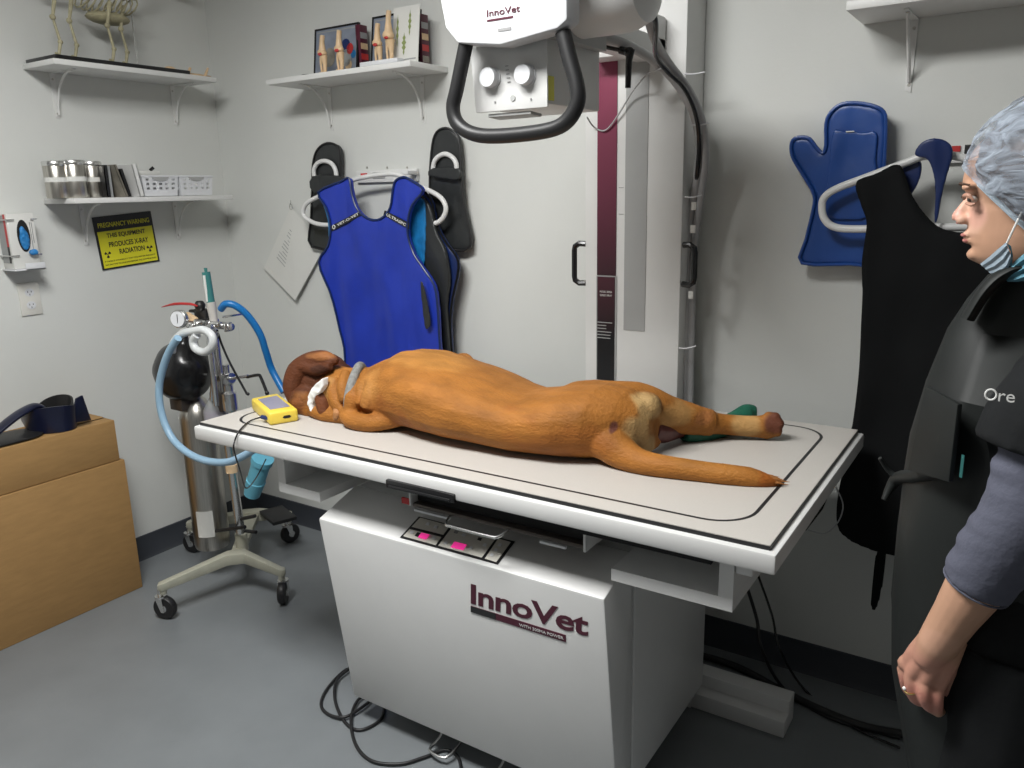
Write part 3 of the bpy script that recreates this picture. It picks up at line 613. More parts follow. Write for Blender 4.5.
for z in (1.145, 1.10):
    b = MB(); b.prism(rrect(XL + .0, 0, XL + .0, 0, 0, 0) if False else [(XL + .006, 1.428 + .016 * math.cos(a), z + .014 * math.sin(a)) for a in [2 * math.pi * k / 16 for k in range(16)]], (.0015, 0, 0)); r_ = b.build('receptacle', 'whiteplastic', ol)
    for dy, dz_ in ((-.006, .003), (.006, .003), (0, -.007)): MB().box((XL + .0076, 1.428 + dy - .001, z + dz_ - .003), (XL + .008, 1.428 + dy + .001, z + dz_ + .003)).build('slot', 'dark', r_, smooth=False)
# pregnancy warning sign
sg = empty('warning_sign', (XL, 1.82, 1.2), 'yellow and black pregnancy radiation warning sign on the left wall', 'sign')
Xs = XL + .004
tl, trr, brr, bl = P(92, 217.5, 'X', Xs), P(150.5, 211, 'X', Xs), P(158.5, 262, 'X', Xs), P(101, 270, 'X', Xs)
rt = (trr - tl).normalized(); upn = (tl - bl); upn = (upn - rt * upn.dot(rt)).normalized(); W_ = (trr - tl).length; Hh = ((tl - bl).length + (trr - brr).length) / 2
def SG(u, v, k=0): return tl + rt * (u * W_) - upn * ((1 - v) * Hh) + V((k, 0, 0))
b = MB(); b.prism([SG(0, 0, -.0035), SG(1, 0, -.0035), SG(1, 1, -.0035), SG(0, 1, -.0035)], (.004, 0, 0)); bd = b.build('board', 'black', sg, smooth=False)
b = MB(); b.prism([SG(.03, .03, .0006), SG(.97, .03, .0006), SG(.97, .72, .0006), SG(.03, .72, .0006)], (.0006, 0, 0)); b.build('yellow_field', 'yellow', sg, smooth=False)
text('PREGNANCY WARNING', SG(.06, .79, .0008), rt, upn, .018, 'yellow', sg, 'heading_lettering', width=W_ * .88, bold=.01)
for s_, u, v, wd in (('THIS EQUIPMENT', .17, .575, .66), ('PRODUCES X-RAY', .18, .41, .68), ('RADIATION', .33, .26, .44)):
    text(s_, SG(u, v, .0014), rt, upn, .020, 'black', sg, width=W_ * wd, bold=.02)
for s_, v in (('IF THERE IS A POSSIBILITY THAT YOU MAY BE PREGNANT', .14), ('INFORM THE TECHNICIAN BEFORE THE EXAMINATION', .075)):
    text(s_, SG(.06, v, .0014), rt, upn, .0055, 'black', sg, 'small_print', width=W_ * .88)
for u in (.13, .86):
    c = SG(u, .285, .0012); b = MB()
    for k in range(3):
        a0 = math.radians(30 + 120 * k)
        pts = [c + (rt * math.cos(a) * r + upn * math.sin(a) * r) for r, a in [(.0035, a0 - .5), (.013, a0 - .5), (.014, a0), (.013, a0 + .5), (.0035, a0 + .5)]]
        b.prism(pts, (.0005, 0, 0))
    b.prism([c + (rt * math.cos(a) + upn * math.sin(a)) * .0022 for a in [2 * math.pi * k / 10 for k in range(10)]], (.0006, 0, 0)); b.build('radiation_symbol', 'black', sg, smooth=False)

# ---------------------------------------------------------------- back shelf contents
def frame_pic(x0, x1, y, h, label, lean=8, mt='rooted'):
    t = empty('picture_frame', ((x0 + x1) / 2, y, 1.871), label, 'picture frame', 'black framed pictures on the back shelf'); R = Rx(-lean); c = ((x0 + x1) / 2, y, 1.8715); z0, z1 = 1.8715, 1.8715 + h
    b = MB(); f = .006
    b.box((x0, y, z0), (x1, y + .010, z0 + f), R, c); b.box((x0, y, z1 - f), (x1, y + .010, z1), R, c); b.box((x0, y, z0 + f), (x0 + f, y + .010, z1 - f), R, c); b.box((x1 - f, y, z0 + f), (x1, y + .010, z1 - f), R, c)
    b.build('frame', 'blackgloss', t)
    MB().box((x0 + f, y + .003, z0 + f), (x1 - f, y + .006, z1 - f), R, c).build('picture', mt, t, smooth=False)
    MB().box((x0 + f + .006, y + .0022, z1 - f - .010), (x1 - f - .006, y + .0028, z1 - f - .006), R, c).build('title_line', 'graph', t, smooth=False)
    return t, R, c
fy = 2.215
a0 = P(312, 60, 'Y', fy).x; a1 = P(356, 60, 'Y', fy).x
t1, R1, c1 = frame_pic(a0, a1, fy, .175, 'black framed anatomy picture behind two knee models on the back shelf')
for q in ((.36, .07, 'tanpage', .028), (.72, .10, 'navy', .022), (.82, .09, 'red', .016), (.74, .06, 'graph', .025), (.9, .07, 'teal', .012), (.8, .035, 'bone', .016)):
    cc = V((a0 + (a1 - a0) * q[0], fy + .002, 1.8715 + q[1])); cc = V(c1) + R1 @ (cc - V(c1)); b = MB(); b.prism([cc + R1 @ V((q[3] * math.cos(a), 0, q[3] * 1.2 * math.sin(a))) for a in [2 * math.pi * k / 14 for k in range(14)]], R1 @ V((0, -.0006, 0))); b.build('printed_organ', q[2], t1, smooth=False)
a0 = P(369, 50, 'Y', fy).x; a1 = P(417, 50, 'Y', fy).x
t2, R2, c2 = frame_pic(a0, a1, fy, .182, 'black framed picture behind the white botanical card on the back shelf')
# open stacks at the right side of each frame (red printed backs)
for x, lab in ((P(359, 50, 'Y', fy + .02).x, 'narrow red and tan printed box right of the left framed picture'), (P(420, 50, 'Y', fy + .02).x, 'narrow dark red printed box at the right end of the back shelf')):
    t = empty('printed_box', (x, fy + .04, 1.871), lab, 'box'); b = MB(); b.box((x - .008, fy + .016, 1.8712), (x + .012, fy + .055, 2.035)); b.build('carton', 'maroon', t, bevel=.001)
    for i, mm in enumerate(('tanpage', 'red', 'bone', 'graph')): MB().box((x + .0121, fy + .018, 1.885 + i * .035), (x + .0125, fy + .053, 1.905 + i * .035)).build('print_patch', mm, t, smooth=False)
def knee(x, y, h, label, mt='bone', sc=1):
    t = empty('knee_model', (x, y, 1.871), label, 'bone model', 'bone joint models on the back shelf'); z = 1.872
    b = MB(); b.lathe([(.016 * sc, 0), (.016 * sc, .004)], (x, y, z), n=20); b.build('base', mt, t)
    b = MB(); b.tube([(x + .006, y, z + .003), (x + .008, y, z + h * .25), (x + .004, y, z + h * .45)], [.006, .008, .014 * sc], 12, smooth=3); b.tube([(x - .008, y, z + .003), (x - .011, y, z + h * .25), (x - .008, y, z + h * .42)], [.004, .0045, .006], 10, smooth=3); b.build('shin_bones', mt, t)
    b = MB(); b.ell((x - .004, y - .003, z + h * .55), (.014 * sc, .013 * sc, h * .09), 14); b.ell((x + .010, y - .002, z + h * .53), (.009 * sc, .012 * sc, h * .07), 12); b.tube([(x, y, z + h * .55), (x + .001, y, z + h * .8), (x + .006, y, z + h)], [.014 * sc, .009, .0085], 12, smooth=3); b.organic('thigh_bone', mt, t, voxel=.002, it=2)
    b = MB(); b.ell((x - .001, y - .012, z + h * .50), (.010, .005, .006), 10); b.build('ligament', 'red', t)
knee(P(323, 60, 'Y', 2.14).x, 2.14, .125, 'tan knee joint model in front of the left frame, leftmost')
knee(P(340, 60, 'Y', 2.135).x, 2.135, .13, 'tan knee joint model in front of the left frame, second from the left')
knee(P(378, 50, 'Y', 2.15).x, 2.15, .135, 'pale hip joint model at the left edge of the right frame')
knee(P(389, 40, 'Y', 2.14).x, 2.14, .165, 'tallest orange knee joint model against the botanical card', sc=1.2)
t = empty('botanical_card', (P(403, 40, 'Y', 2.16).x, 2.17, 1.871), 'white card with green plant prints standing on the back shelf', 'card')
xa_, xb2 = P(391, 50, 'Y', 2.165).x, P(417, 50, 'Y', 2.165).x; RR = Rx(-8); cc = ((xa_ + xb2) / 2, 2.165, 1.872)
MB().box((xa_, 2.165, 1.872), (xb2, 2.168, 2.055), RR, cc).build('card_sheet', 'paper', t, smooth=False)
for u, z0, z1, ww in ((.18, .06, .16, .006), (.45, .03, .10, .010), (.65, .09, .17, .007)):
    b = MB(); x = xa_ + (xb2 - xa_) * u; n_ = 9
    pts = [(x + (1 if i % 2 else .3) * ww * math.sin(math.pi * i / n_) , 2.1645, 1.872 + z0 + (z1 - z0) * i / n_) for i in range(n_ + 1)] + [(x - (1 if i % 2 else .3) * ww * math.sin(math.pi * i / n_), 2.1645, 1.872 + z0 + (z1 - z0) * i / n_) for i in range(n_ - 1, 0, -1)]
    pts = [V(cc) + RR @ (V(p) - V(cc)) for p in pts]; b.prism(pts, RR @ V((0, -.0008, 0))); b.build('plant_print', 'olive', t, smooth=False)
MB().box((xa_ + .03, 2.1640, 1.885), (xb2 - .008, 2.1646, 1.889), RR, cc).build('caption', 'graph', t, smooth=False)
b = MB(); x0_ = P(361, 82, 'Y', 2.105).x; b.box((x0_, 2.103, 1.8705), (-1.80, 2.14, 1.884)); tag(b.build('white_box', 'whiteplastic', bevel=.002), 'low white box along the right front edge of the back shelf', 'box')
b = MB(); b.lathe([(.03, 0), (.032, .004), (.02, .009), (.003, .01)], (P(308, 78, 'Y', 2.16).x, 2.16, 1.8705)); tag(b.build('black_disc', 'black'), 'flat black disc lying at the left of the back shelf', 'disc')

# ---------------------------------------------------------------- apron racks
def rack(name, pts, Y, label, plate, rd=.0085):
    t = empty(name, P(*pts[0], 'Y', Y), label, 'hanger')
    b = MB(); b.tube([P(x, y, 'Y', Y) for x, y in pts], rd, 12, closed=True, smooth=5); b.build('tube_frame', 'white', t)
    a, c = P(*plate[0], 'Y', 2.285), P(*plate[1], 'Y', 2.285)
    b = MB(); b.box((a.x, 2.285, c.z), (c.x, 2.2995, a.z)); b.build('wall_plate', 'white', t, bevel=.002)
    return t
rk = rack('apron_rack', [(303, 212), (307, 203), (322, 195), (345, 184), (360, 178), (395, 174), (412, 184), (428, 190), (441, 198), (446, 209), (441, 220), (430, 224), (400, 224), (340, 225), (318, 224), (306, 218)], 2.215, 'white tube hanger holding the blue aprons on the back wall', ((356, 171), (417, 181)))
for x in (367, 387, 407):
    c = P(x, 167.5, 'Y', 2.298); b = MB(); b.lathe([(.004, 0), (.003, .002)], c, (0, -1, 0), 10); b.build('screw', 'steel', rk)
a = P(361, 175, 'Y', 2.283); MB().box(a - V((.001, .001, .006)), a + V((.03, .002, .006))).build('red_label', 'red', rk, smooth=False)
a = P(373, 175.5, 'Y', 2.283); MB().box(a - V((.001, .001, .011)), a + V((.058, .002, .011))).build('black_label', 'grey', rk, smooth=False)
a = P(408, 173, 'Y', 2.26); MB().box(a - V((.002, .03, .006)), a + V((.024, .03, .008))).build('end_bracket', 'white', rk, bevel=.002)
# loops of the two mitt hooks
def hook(pts, label):
    b = MB(); b.tube([P(x, y, 'Y', 2.25) for x, y in pts], .0085, 10, smooth=5); return tag(b.build('mitt_hook', 'white'), label, 'hook')
hook([(315, 180), (314, 170), (318, 163), (325, 161), (332, 164), (336, 172), (336, 184)], 'white curved hook through the left black mitt')
hook([(433, 172), (434, 163), (438, 157), (445, 154), (452, 157), (456, 163), (457, 172)], 'white curved hook through the right black mitt')
# black mitts
def mitt_black(pts, pts2, label, ph):
    t = empty('lead_mitt', P(*pts[len(pts) // 2], 'Y', 2.28), label, 'mitt', 'black lead mitts on the back wall')
    padded('mitt_body', pts, 2.262, .022, 'blackvinyl', t, voxel=.005, amp=.004, f=14, ph=ph); piping('edge_binding', pts, 2.262, .004, 'black', t, amp=.004, f=14, ph=ph)
    padded('cuff_band', pts2, 2.240, .014, 'blackvinyl', t, voxel=.005, amp=.003, f=14, ph=ph); return t
mitt_black([(312, 247), (311, 220), (312, 185), (313, 165), (316, 152), (322, 145), (330, 143), (338, 147), (340, 158), (341, 190), (348, 220), (352, 247)], [(312, 176), (340, 176), (345, 190), (312, 192)], 'black lead mitt hanging behind the left side of the blue apron', 1)
mitt_black([(430, 238), (430, 200), (430, 170), (432, 145), (437, 132), (446, 128), (454, 132), (459, 142), (461, 170), (464, 205), (470, 247), (445, 248)], [(427, 174), (432, 168), (458, 168), (458, 180), (432, 177)], 'black lead mitt hanging right of the blue apron', 5)
# blue vest
va = empty('lead_apron', P(390, 364, 'Y', 2.2), 'bright royal blue lead apron with black piping on the back wall hanger', 'apron')
vp = [(321, 192), (340, 182), (349, 178), (352, 193), (357, 208), (364, 216), (374, 220), (384, 217), (390, 208), (392, 192), (395, 181), (404, 177), (412, 180), (424, 190), (414, 204), (409, 219), (408, 236), (414, 254), (424, 268), (434, 285), (438, 310), (441, 350), (444, 400), (440, 440), (350, 440), (345, 362), (338, 330), (330, 290), (321, 262), (330, 246), (332, 226), (328, 208)]
padded('vest', vp, 2.165, .022, 'blue', va, voxel=.006, amp=.018, f=7, ph=3.3); piping('edge_binding', vp, 2.163, .004, 'navy', va, amp=.018, f=7, ph=3.3)
lin = [(316, 194), (322, 190), (330, 208), (334, 226), (333, 244), (328, 240), (327, 222), (322, 205)]
padded('lining', lin, 2.19, .01, 'teal', va, voxel=.005, amp=.004)
padded('lining', [(398, 180), (392, 192), (388, 212), (393, 200), (400, 183)], 2.19, .008, 'teal', va, voxel=.004, amp=.002)
padded('lining', [(410, 205), (424, 200), (425, 240), (422, 268), (412, 255), (407, 238)], 2.20, .008, 'teal', va, voxel=.005, amp=.006)
for pts, s_, c_ in (([(332, 226), (360, 211), (362, 215), (333, 231)], 'VET-O-VET', 0), ([(385, 210.5), (410, 223), (409, 229), (384, 215)], 'ULTRASPC', 0)):
    wv = wave(.018, 7, 3.3)
    q = [wv(p.copy()) for p in outline(pts, 2.1615)]; b = MB(); b.prism(q, (0, .004, 0)); bb = b.build('label_strip', 'black', va, smooth=False)
    o_ = q[3].lerp(q[0], .22) + V((0, -.0015, 0)); rgt = q[2] - q[3]
    if s_[0] == 'V':
        o2 = q[3].lerp(q[2], .22) + (q[0] - q[3]) * .25 + V((0, -.0015, 0)); text(s_, o2, rgt, q[0] - q[3], .009, 'paper', bb, width=rgt.length * .72, bold=.02)
        cc = q[3].lerp(q[2], .1) + (q[0] - q[3]) * .5 + V((0, -.0015, 0)); b = MB(); b.tube([cc + V((.006 * math.cos(a), 0, .007 * math.sin(a))) for a in [2 * math.pi * k / 14 for k in range(14)]], .0018, 6, closed=True); b.build('round_emblem', 'paper', bb)
    else:
        o2 = q[3].lerp(q[2], .12) + (q[0] - q[3]) * .22 + V((0, -.0015, 0)); text(s_, o2, rgt, q[0] - q[3], .010, 'paper', bb, width=rgt.length * .76, bold=.02)
# second apron behind: black with blue edge
a2 = empty('lead_apron', P(445, 364, 'Y', 2.24), 'black and navy lead apron hanging behind the blue one, its right side showing', 'apron')
p2 = [(412, 190), (430, 198), (436, 222), (445, 240), (455, 254), (458, 268), (452, 300), (450, 330), (452, 370), (448, 430), (400, 430), (405, 300), (410, 240)]
padded('apron_back', p2, 2.228, .02, 'navy', a2, voxel=.006, amp=.01, f=9, ph=8); piping('edge_binding', p2, 2.226, .004, 'blackcloth', a2, amp=.01, f=9, ph=8)
padded('apron_front', [(414, 196), (428, 204), (436, 232), (446, 252), (449, 280), (446, 310), (449, 370), (446, 420), (432, 420), (436, 330), (428, 290), (422, 250)], 2.205, .018, 'blackvinyl', a2, voxel=.005, amp=.01, f=9, ph=8)
padded('hanging_belt', [(420, 285), (423, 285), (430, 320), (428, 328), (424, 326)], 2.135, .006, 'blackvinyl', va, voxel=.004, amp=.002)
# hanging document
dc = empty('document', P(297, 300, 'Y', 2.29), 'stapled white printed sheets hanging crooked on the back wall', 'document')
q = outline([(291, 207), (325, 246), (297, 300), (264, 268)], 2.288)
for k in range(3):
    d_ = V((-.003 * k + .004, -.0025 * (2 - k) + .001, -.003 * k)); b = MB(); qq = [p + d_ for p in q]; qq[2] = qq[2] + V((0, -.010 + .003 * k, 0)); b.prism(qq, (0, .0006, 0)); b.build('sheet', 'paper', dc, smooth=False)
u_ = (q[1] - q[0]).normalized(); v_ = (q[3] - q[0]).normalized()
nrm = V((0, -1, 0))
for i in range(11):
    a = q[0] + v_ * (.075 + i * .0145) + u_ * (.045 + (.015 if i % 4 == 3 else 0)) + V((0, -.0055 - .0002 * i, 0)); c = a + u_ * (.11 - (.03 if i % 4 == 2 else 0)); 
    MB().prism([a, c, c + v_ * .003, a + v_ * .003], (0, -.0004, 0)).build('text_line', 'graph', dc, smooth=False)
c = P(291, 207, 'Y', 2.284); b = MB(); b.tube([c + V((.008 * math.cos(a), 0, .011 * math.sin(a))) for a in [2 * math.pi * k / 12 for k in range(12)]], .0012, 6, closed=True); b.tube([c + V((-.006, 0, .01)), c + V((.004, -.002, .018)), c + V((.0, 0, .026))], .0012, 6); tag(b.build('hook_ring', 'chrome'), 'small wire ring and hook holding the crooked document on the wall', 'hook')

# right rack, blue mitt, black apron, navy collar
r2 = rack('apron_rack', [(822, 208), (824, 198), (836, 189), (870, 176), (905, 163), (925, 156), (955, 156), (985, 166), (1010, 178), (1035, 190), (1040, 205), (1030, 220), (1000, 226), (960, 227), (900, 228), (850, 229), (832, 226), (824, 218)], 2.19, 'white tube hanger holding the long black apron on the back wall', ((945, 146), (985, 162)), rd=.0095)
a = P(952, 149, 'Y', 2.283); MB().box(a - V((.001, .002, .007)), a + V((.018, .002, .007))).build('red_label', 'red', r2, smooth=False)
a = P(965, 150, 'Y', 2.283); MB().box(a - V((.001, .002, .010)), a + V((.02, .002, .012))).build('black_label', 'black', r2, smooth=False)
bm_ = empty('lead_mitt', P(840, 262, 'Y', 2.28), 'royal blue lead mitt with a thumb hanging on the wall left of the black apron', 'mitt')
mp_ = [(802, 263), (806, 240), (813, 210), (814, 195), (805, 178), (794, 160), (791, 149), (793, 140), (801, 137), (810, 139), (817, 148), (823, 153), (826, 145), (826, 124), (831, 112), (842, 104), (858, 103), (874, 106), (884, 112), (886, 125), (885, 155), (883, 190), (885, 225), (886, 264), (850, 264)]
padded('mitt_body', mp_, 2.245, .028, 'blue2', bm_, voxel=.0055, amp=.006, f=12, ph=2, it=5); piping('edge_binding', mp_, 2.243, .0045, 'blue2', bm_, amp=.006, f=12, ph=2)
padded('inner_pocket', [(832, 133), (845, 131), (862, 132), (877, 133), (876, 160), (876, 215), (820, 215), (828, 180)], 2.236, .012, 'blue2', bm_, voxel=.0045, amp=.006, f=12, ph=2)
a = P(850, 131.5, 'Y', 2.234); MB().box(a - V((.010, .001, .0015)), a + V((.010, .002, .0015))).build('stitch', 'paper', bm_, bevel=.0005)
ap = empty('lead_apron', P(890, 560, 'Y', 2.2), 'long black lead apron hanging to knee height on the right of the back wall', 'apron')
apo = [(854, 182), (874, 174), (897, 163), (906, 180), (912, 196), (925, 215), (940, 228), (960, 232), (1000, 231), (1030, 232), (1042, 300), (1050, 400), (1052, 520), (1040, 560), (1000, 566), (940, 563), (893, 559), (868, 552), (846, 540), (836, 528), (835, 505), (840, 478), (851, 425), (857, 380), (860, 330), (862, 290), (861, 262), (864, 240), (866, 222), (860, 205)]
padded('apron_panel', apo, 2.145, .028, 'blackcloth', ap, voxel=.008, amp=.022, f=6, ph=4.2, it=5)
padded('hanging_strap', [(876, 552), (887, 553), (878, 606), (870, 604)], 2.17, .006, 'blackcloth', ap, voxel=.004, amp=.002)
tc_ = empty('thyroid_collar', P(935, 225, 'Y', 2.2), 'navy blue lead collar draped over the hanger above the black apron', 'collar')
padded('collar_front', [(914, 153), (922, 142), (935, 138), (948, 142), (953, 153), (947, 175), (942, 195), (937, 221), (934, 221), (935, 200), (934, 178), (928, 160), (918, 157)], 2.155, .012, 'navy', tc_, voxel=.004, amp=.006, f=15, ph=3)
padded('collar_back', [(903, 165), (917, 157), (922, 168), (917, 185), (908, 197), (902, 185)], 2.20, .010, 'navy', tc_, voxel=.004, amp=.004, f=15, ph=6)
# ---------------------------------------------------------------- wall scuffs
for pts in ([(848, 609), (862, 611), (869, 615), (856, 614)], [(833, 640), (838, 637), (842, 643), (836, 645)]):
    pass

# ---------------------------------------------------------------- cardboard boxes
XF = -2.76
def carton(lo, hi, label, flap=False):
    t = empty('cardboard_box', ((lo[0] + hi[0]) / 2, (lo[1] + hi[1]) / 2, lo[2]), label, 'box'); MB().box(lo, hi).build('carton', 'card', t, bevel=.003)
    z = hi[2] + .0004
    if flap:
        b = MB(); b.box((lo[0] + .002, hi[1] - .13, z), (hi[0] - .06, hi[1] - .127, z + .0014)); b.box((hi[0] - .06, hi[1] - .13, z), (hi[0] - .057, hi[1] - .004, z + .0014)); b.build('flap_seam', 'dark', t, smooth=False)
        MB().box((lo[0] + .004, hi[1] - .125, z), (hi[0] - .063, hi[1] - .004, z + .003)).build('flap', 'card', t, bevel=.001)
    return t
carton((XL + .004, .70, 0), (XF, 1.562, .520), 'large tall cardboard box standing on the floor against the left wall')
carton((XL + .006, .70, .522), (XF - .006, 1.548, .675), 'shallower cardboard box stacked on top of the tall one', flap=True)
# goggles / visor on the box: two curved navy lead glasses pieces
def visor(c, r, h, a0, a1, mt, rot, tilt, name, parent, th=.006, flare=1.0):
    b = MB(); n = 16; R = Rz(rot) @ Rx(tilt); c = V(c); ringsA = []
    for i in range(n + 1):
        a = math.radians(a0 + (a1 - a0) * i / n); e = .35 + .65 * math.sin(math.pi * i / n) ** .5
        o1 = V((math.cos(a) * r, math.sin(a) * r * .75, 0)); o2 = V((math.cos(a) * r * flare, math.sin(a) * r * .75 * flare, h * e)); k = 1 - th / r
        ringsA.append([c + R @ o1, c + R @ o2, c + R @ V((o2.x * k, o2.y * k, o2.z)), c + R @ V((o1.x * k, o1.y * k, 0))])
    b.rings(ringsA); return b.build(name, mt, parent, bevel=0)
gl = empty('visor_cap', (-2.83, 1.17, .68), 'dark navy cap with a curved brim lying at the left on the cardboard box', 'cap')
b = MB(); b.tube([P(x, y, 'X', -2.84) for x, y in ((-22, 446), (-6, 434), (8, 422), (22, 412), (35, 406), (43, 409), (46, 419), (43, 430))], [.02, .024, .026, .026, .024, .02, .018, .016], 14, smooth=4, flat=.45); b.build('cap_band', 'darknavy', gl)
b = MB(); b.prism(rrect(-2.93, 1.02, -2.775, 1.33, .075, .6795), (0, 0, .006)); b.build('brim', 'black', gl, bevel=.002)
g2 = empty('lead_goggles', (-2.83, 1.40, .68), 'dark blue curved goggles lying at the right on the cardboard box', 'goggles')
visor((-2.855, 1.37, .6775), .088, .095, -150, 60, 'darknavy', 20, 0, 'shield', g2, flare=1.14)
visor((-2.865, 1.385, .6775), .075, .105, -20, 180, 'black', 20, 0, 'strap_band', g2, flare=1.05)
b = MB(); b.prism([(-2.775, 1.40, .70), (-2.765, 1.425, .785), (-2.77, 1.45, .79), (-2.785, 1.475, .69)], (-.006, -.003, 0)); b.build('side_piece', 'darknavy', g2, bevel=.001)

# ---------------------------------------------------------------- anesthesia cart
an = empty('anesthesia_machine', (-2.52, 1.80, 0), 'wheeled anesthesia machine with steel tank, gauge, black bag and hoses left of the table', 'anesthesia machine')
CAST = [V((-2.467, 1.467, 0)), V((-2.186, 1.759, 0)), V((-2.86, 1.86, 0)), V((-2.574, 2.139, 0))]
def caster(c, ang):
    t = MB(); R = Rz(ang); ax = R @ V((0, 1, 0)); c = V(c)
    t.lathe([(.010, -.014), (.039, -.013), (.043, -.007), (.043, .007), (.039, .013), (.010, .014)], c + V((0, 0, .043)), ax, 28); w_ = t.build('caster_wheel', 'black', an)
    b = MB(); b.lathe([(.012, -.0155), (.014, -.015), (.014, .015), (.012, .0155)], c + V((0, 0, .043)), ax, 16)
    for s_ in (-1, 1):
        p = c + ax * (.016 * s_); f = R @ V((.012, 0, 0)); b.prism([p + f * .5 + V((0, 0, .03)), p - f * .5 + V((0, 0, .03)), p - f * 2 + V((0, 0, .082)), p + f * .2 + V((0, 0, .082))], ax * (.003 * s_))
    b.cyl(c + R @ V((-.014, 0, .080)), c + R @ V((-.014, 0, .088)), .020); b.cyl(c + R @ V((-.014, 0, .088)), c + R @ V((-.014, 0, .115)), .009); b.build('caster_fork', 'chrome', w_)
for c, a in zip(CAST, (20, -55, 15, 80)): caster(c, a)
m1 = V((-2.385, 1.72, .15)); m2 = V((-2.66, 2.02, .15))
def bar(a, m_, c, nm):
    b = MB(); up = V((0, 0, 1)); a = a + V((0, 0, .125)); c = c + V((0, 0, .125)); 
    def sec(p, w_, h_, d): s_ = d.cross(up).normalized(); return [p + s_ * w_ * 1.2 + up * h_ * 1.15, p - s_ * w_ * 1.2 + up * h_ * 1.15, p - s_ * w_ - up * h_ * 1.15, p + s_ * w_ - up * h_ * 1.15]
    d = (c - a).normalized(); b.rings([sec(a - d * .015, .012, .010, d), sec(a, .016, .013, d), sec(m_ - d * .03, .02, .019, d), sec(m_ + d * .03, .02, .019, d), sec(c, .016, .013, d), sec(c + d * .015, .012, .010, d)])
    b.cyl(a - up * .03, a, .012); b.cyl(c - up * .03, c, .012)
    b.build(nm, 'cast', an, bevel=.003)
bar(CAST[0], m1, CAST[1], 'base_bar'); bar(CAST[2], m2, CAST[3], 'base_bar')
b = MB(); s_ = (m2 - m1).normalized(); sd = s_.cross(V((0, 0, 1))); b.rings([[m1 + sd * .022 + V((0, 0, .012)), m1 - sd * .022 + V((0, 0, .012)), m1 - sd * .022 - V((0, 0, .012)), m1 + sd * .022 - V((0, 0, .012))], [m2 + sd * .03 + V((0, 0, .012)), m2 - sd * .03 + V((0, 0, .012)), m2 - sd * .03 - V((0, 0, .012)), m2 + sd * .03 - V((0, 0, .012))]]); b.build('base_spar', 'cast', an, bevel=.003)
MB().box((-2.60, 1.99, .165), (-2.44, 2.09, .18), rot=Rz(-20)).build('shelf_tray', 'black', an, bevel=.003)
pc = V((-2.44, 1.78, 0))
b = MB(); b.tube([pc + V((.02, 0, .15)), pc + V((-.005, 0, .75)), pc + V((-.01, 0, 1.0))], .017, 16); b.build('pole', 'chrome', an)
b = MB(); b.cyl(pc + V((.006, 0, .46)), pc + V((.006, 0, .49)), .022); b.build('pole_collar', 'bone', an)
b = MB(); b.cyl(pc + V((.018, 0, .15)), pc + V((.018, 0, .215)), .023); b.build('pole_socket', 'cast', an)
# tank
tk = V((-2.575, 1.76, 0))
b = MB(); b.lathe([(.042, .135), (.062, .14), (.066, .155), (.066, .66), (.056, .70), (.032, .73), (.020, .745), (.020, .77)], tk, n=36); tank = b.build('oxygen_tank', 'steel', an)
b = MB(); q = []
for k in range(7): a = math.radians(-78 + k * 9); q.append(tk + V((.0668 * math.cos(a), .0668 * math.sin(a), .2)))
b.rings([[p, p + V((0, 0, .105)), p + V((0, 0, .105)) * 1 + (p - tk - V((0, 0, .2))) * .01, p + (p - tk - V((0, 0, .2))) * .01] for p in q]); b.build('tank_label', 'paper', tank)
b = MB(); b.box(tk + V((-.055, -.02, .76)), tk + V((.03, .03, .83))); b.build('tank_yoke', 'gunmetal', an, bevel=.005)
b = MB(); b.box(tk + V((-.05, -.075, .70)), tk + V((.02, -.035, .77))); b.lathe([(.01, .0), (.012, .07)], tk + V((-.02, -.06, .77))); b.build('bag_valve', 'gunmetal', an, bevel=.003)
# black breathing bag
b = MB(); bc = P(183, 371, 'Y', 1.73); b.ell(bc, (.115, .10, .112), 28); b.ell(bc + V((.01, 0, .02)), (.09, .085, .10), 20); b.ell(bc + V((-.075, -.01, -.02)), (.035, .06, .065), 20); b.lathe([(.05, -.10), (.03, -.11), (.02, .0)], bc + V((0, 0, .0))); b.tube([bc + V((.03, -.01, .06)), bc + V((.035, .0, .14))], [.035, .016], 14)
b.organic('breathing_bag', 'blackgloss', an, voxel=.006, it=6, disp=lambda p: p + (p - bc).normalized() * noise.noise(p * 14) * .006)
# gauge head
gc_ = P(178, 319, 'Y', 1.60)
b = MB(); ax = (V((0, 0, H)) - gc_).normalized(); ax = V((.35, -.92, .1)).normalized(); b.lathe([(.026, -.018), (.030, -.015), (.030, .0), (.027, .003)], gc_, ax, 30); gg = b.build('pressure_gauge', 'chrome', an)
b = MB(); b.lathe([(.0255, 0), (.0255, .0008)], gc_ + ax * .0032, ax, 30); b.build('dial', 'whiteplastic', gg)
b = MB(); b.tube([gc_ + ax * .0048 + V((0, 0, -.014)), gc_ + ax * .0048 + V((.002, 0, .016))], .0012, 6); b.build('needle', 'black', gg)
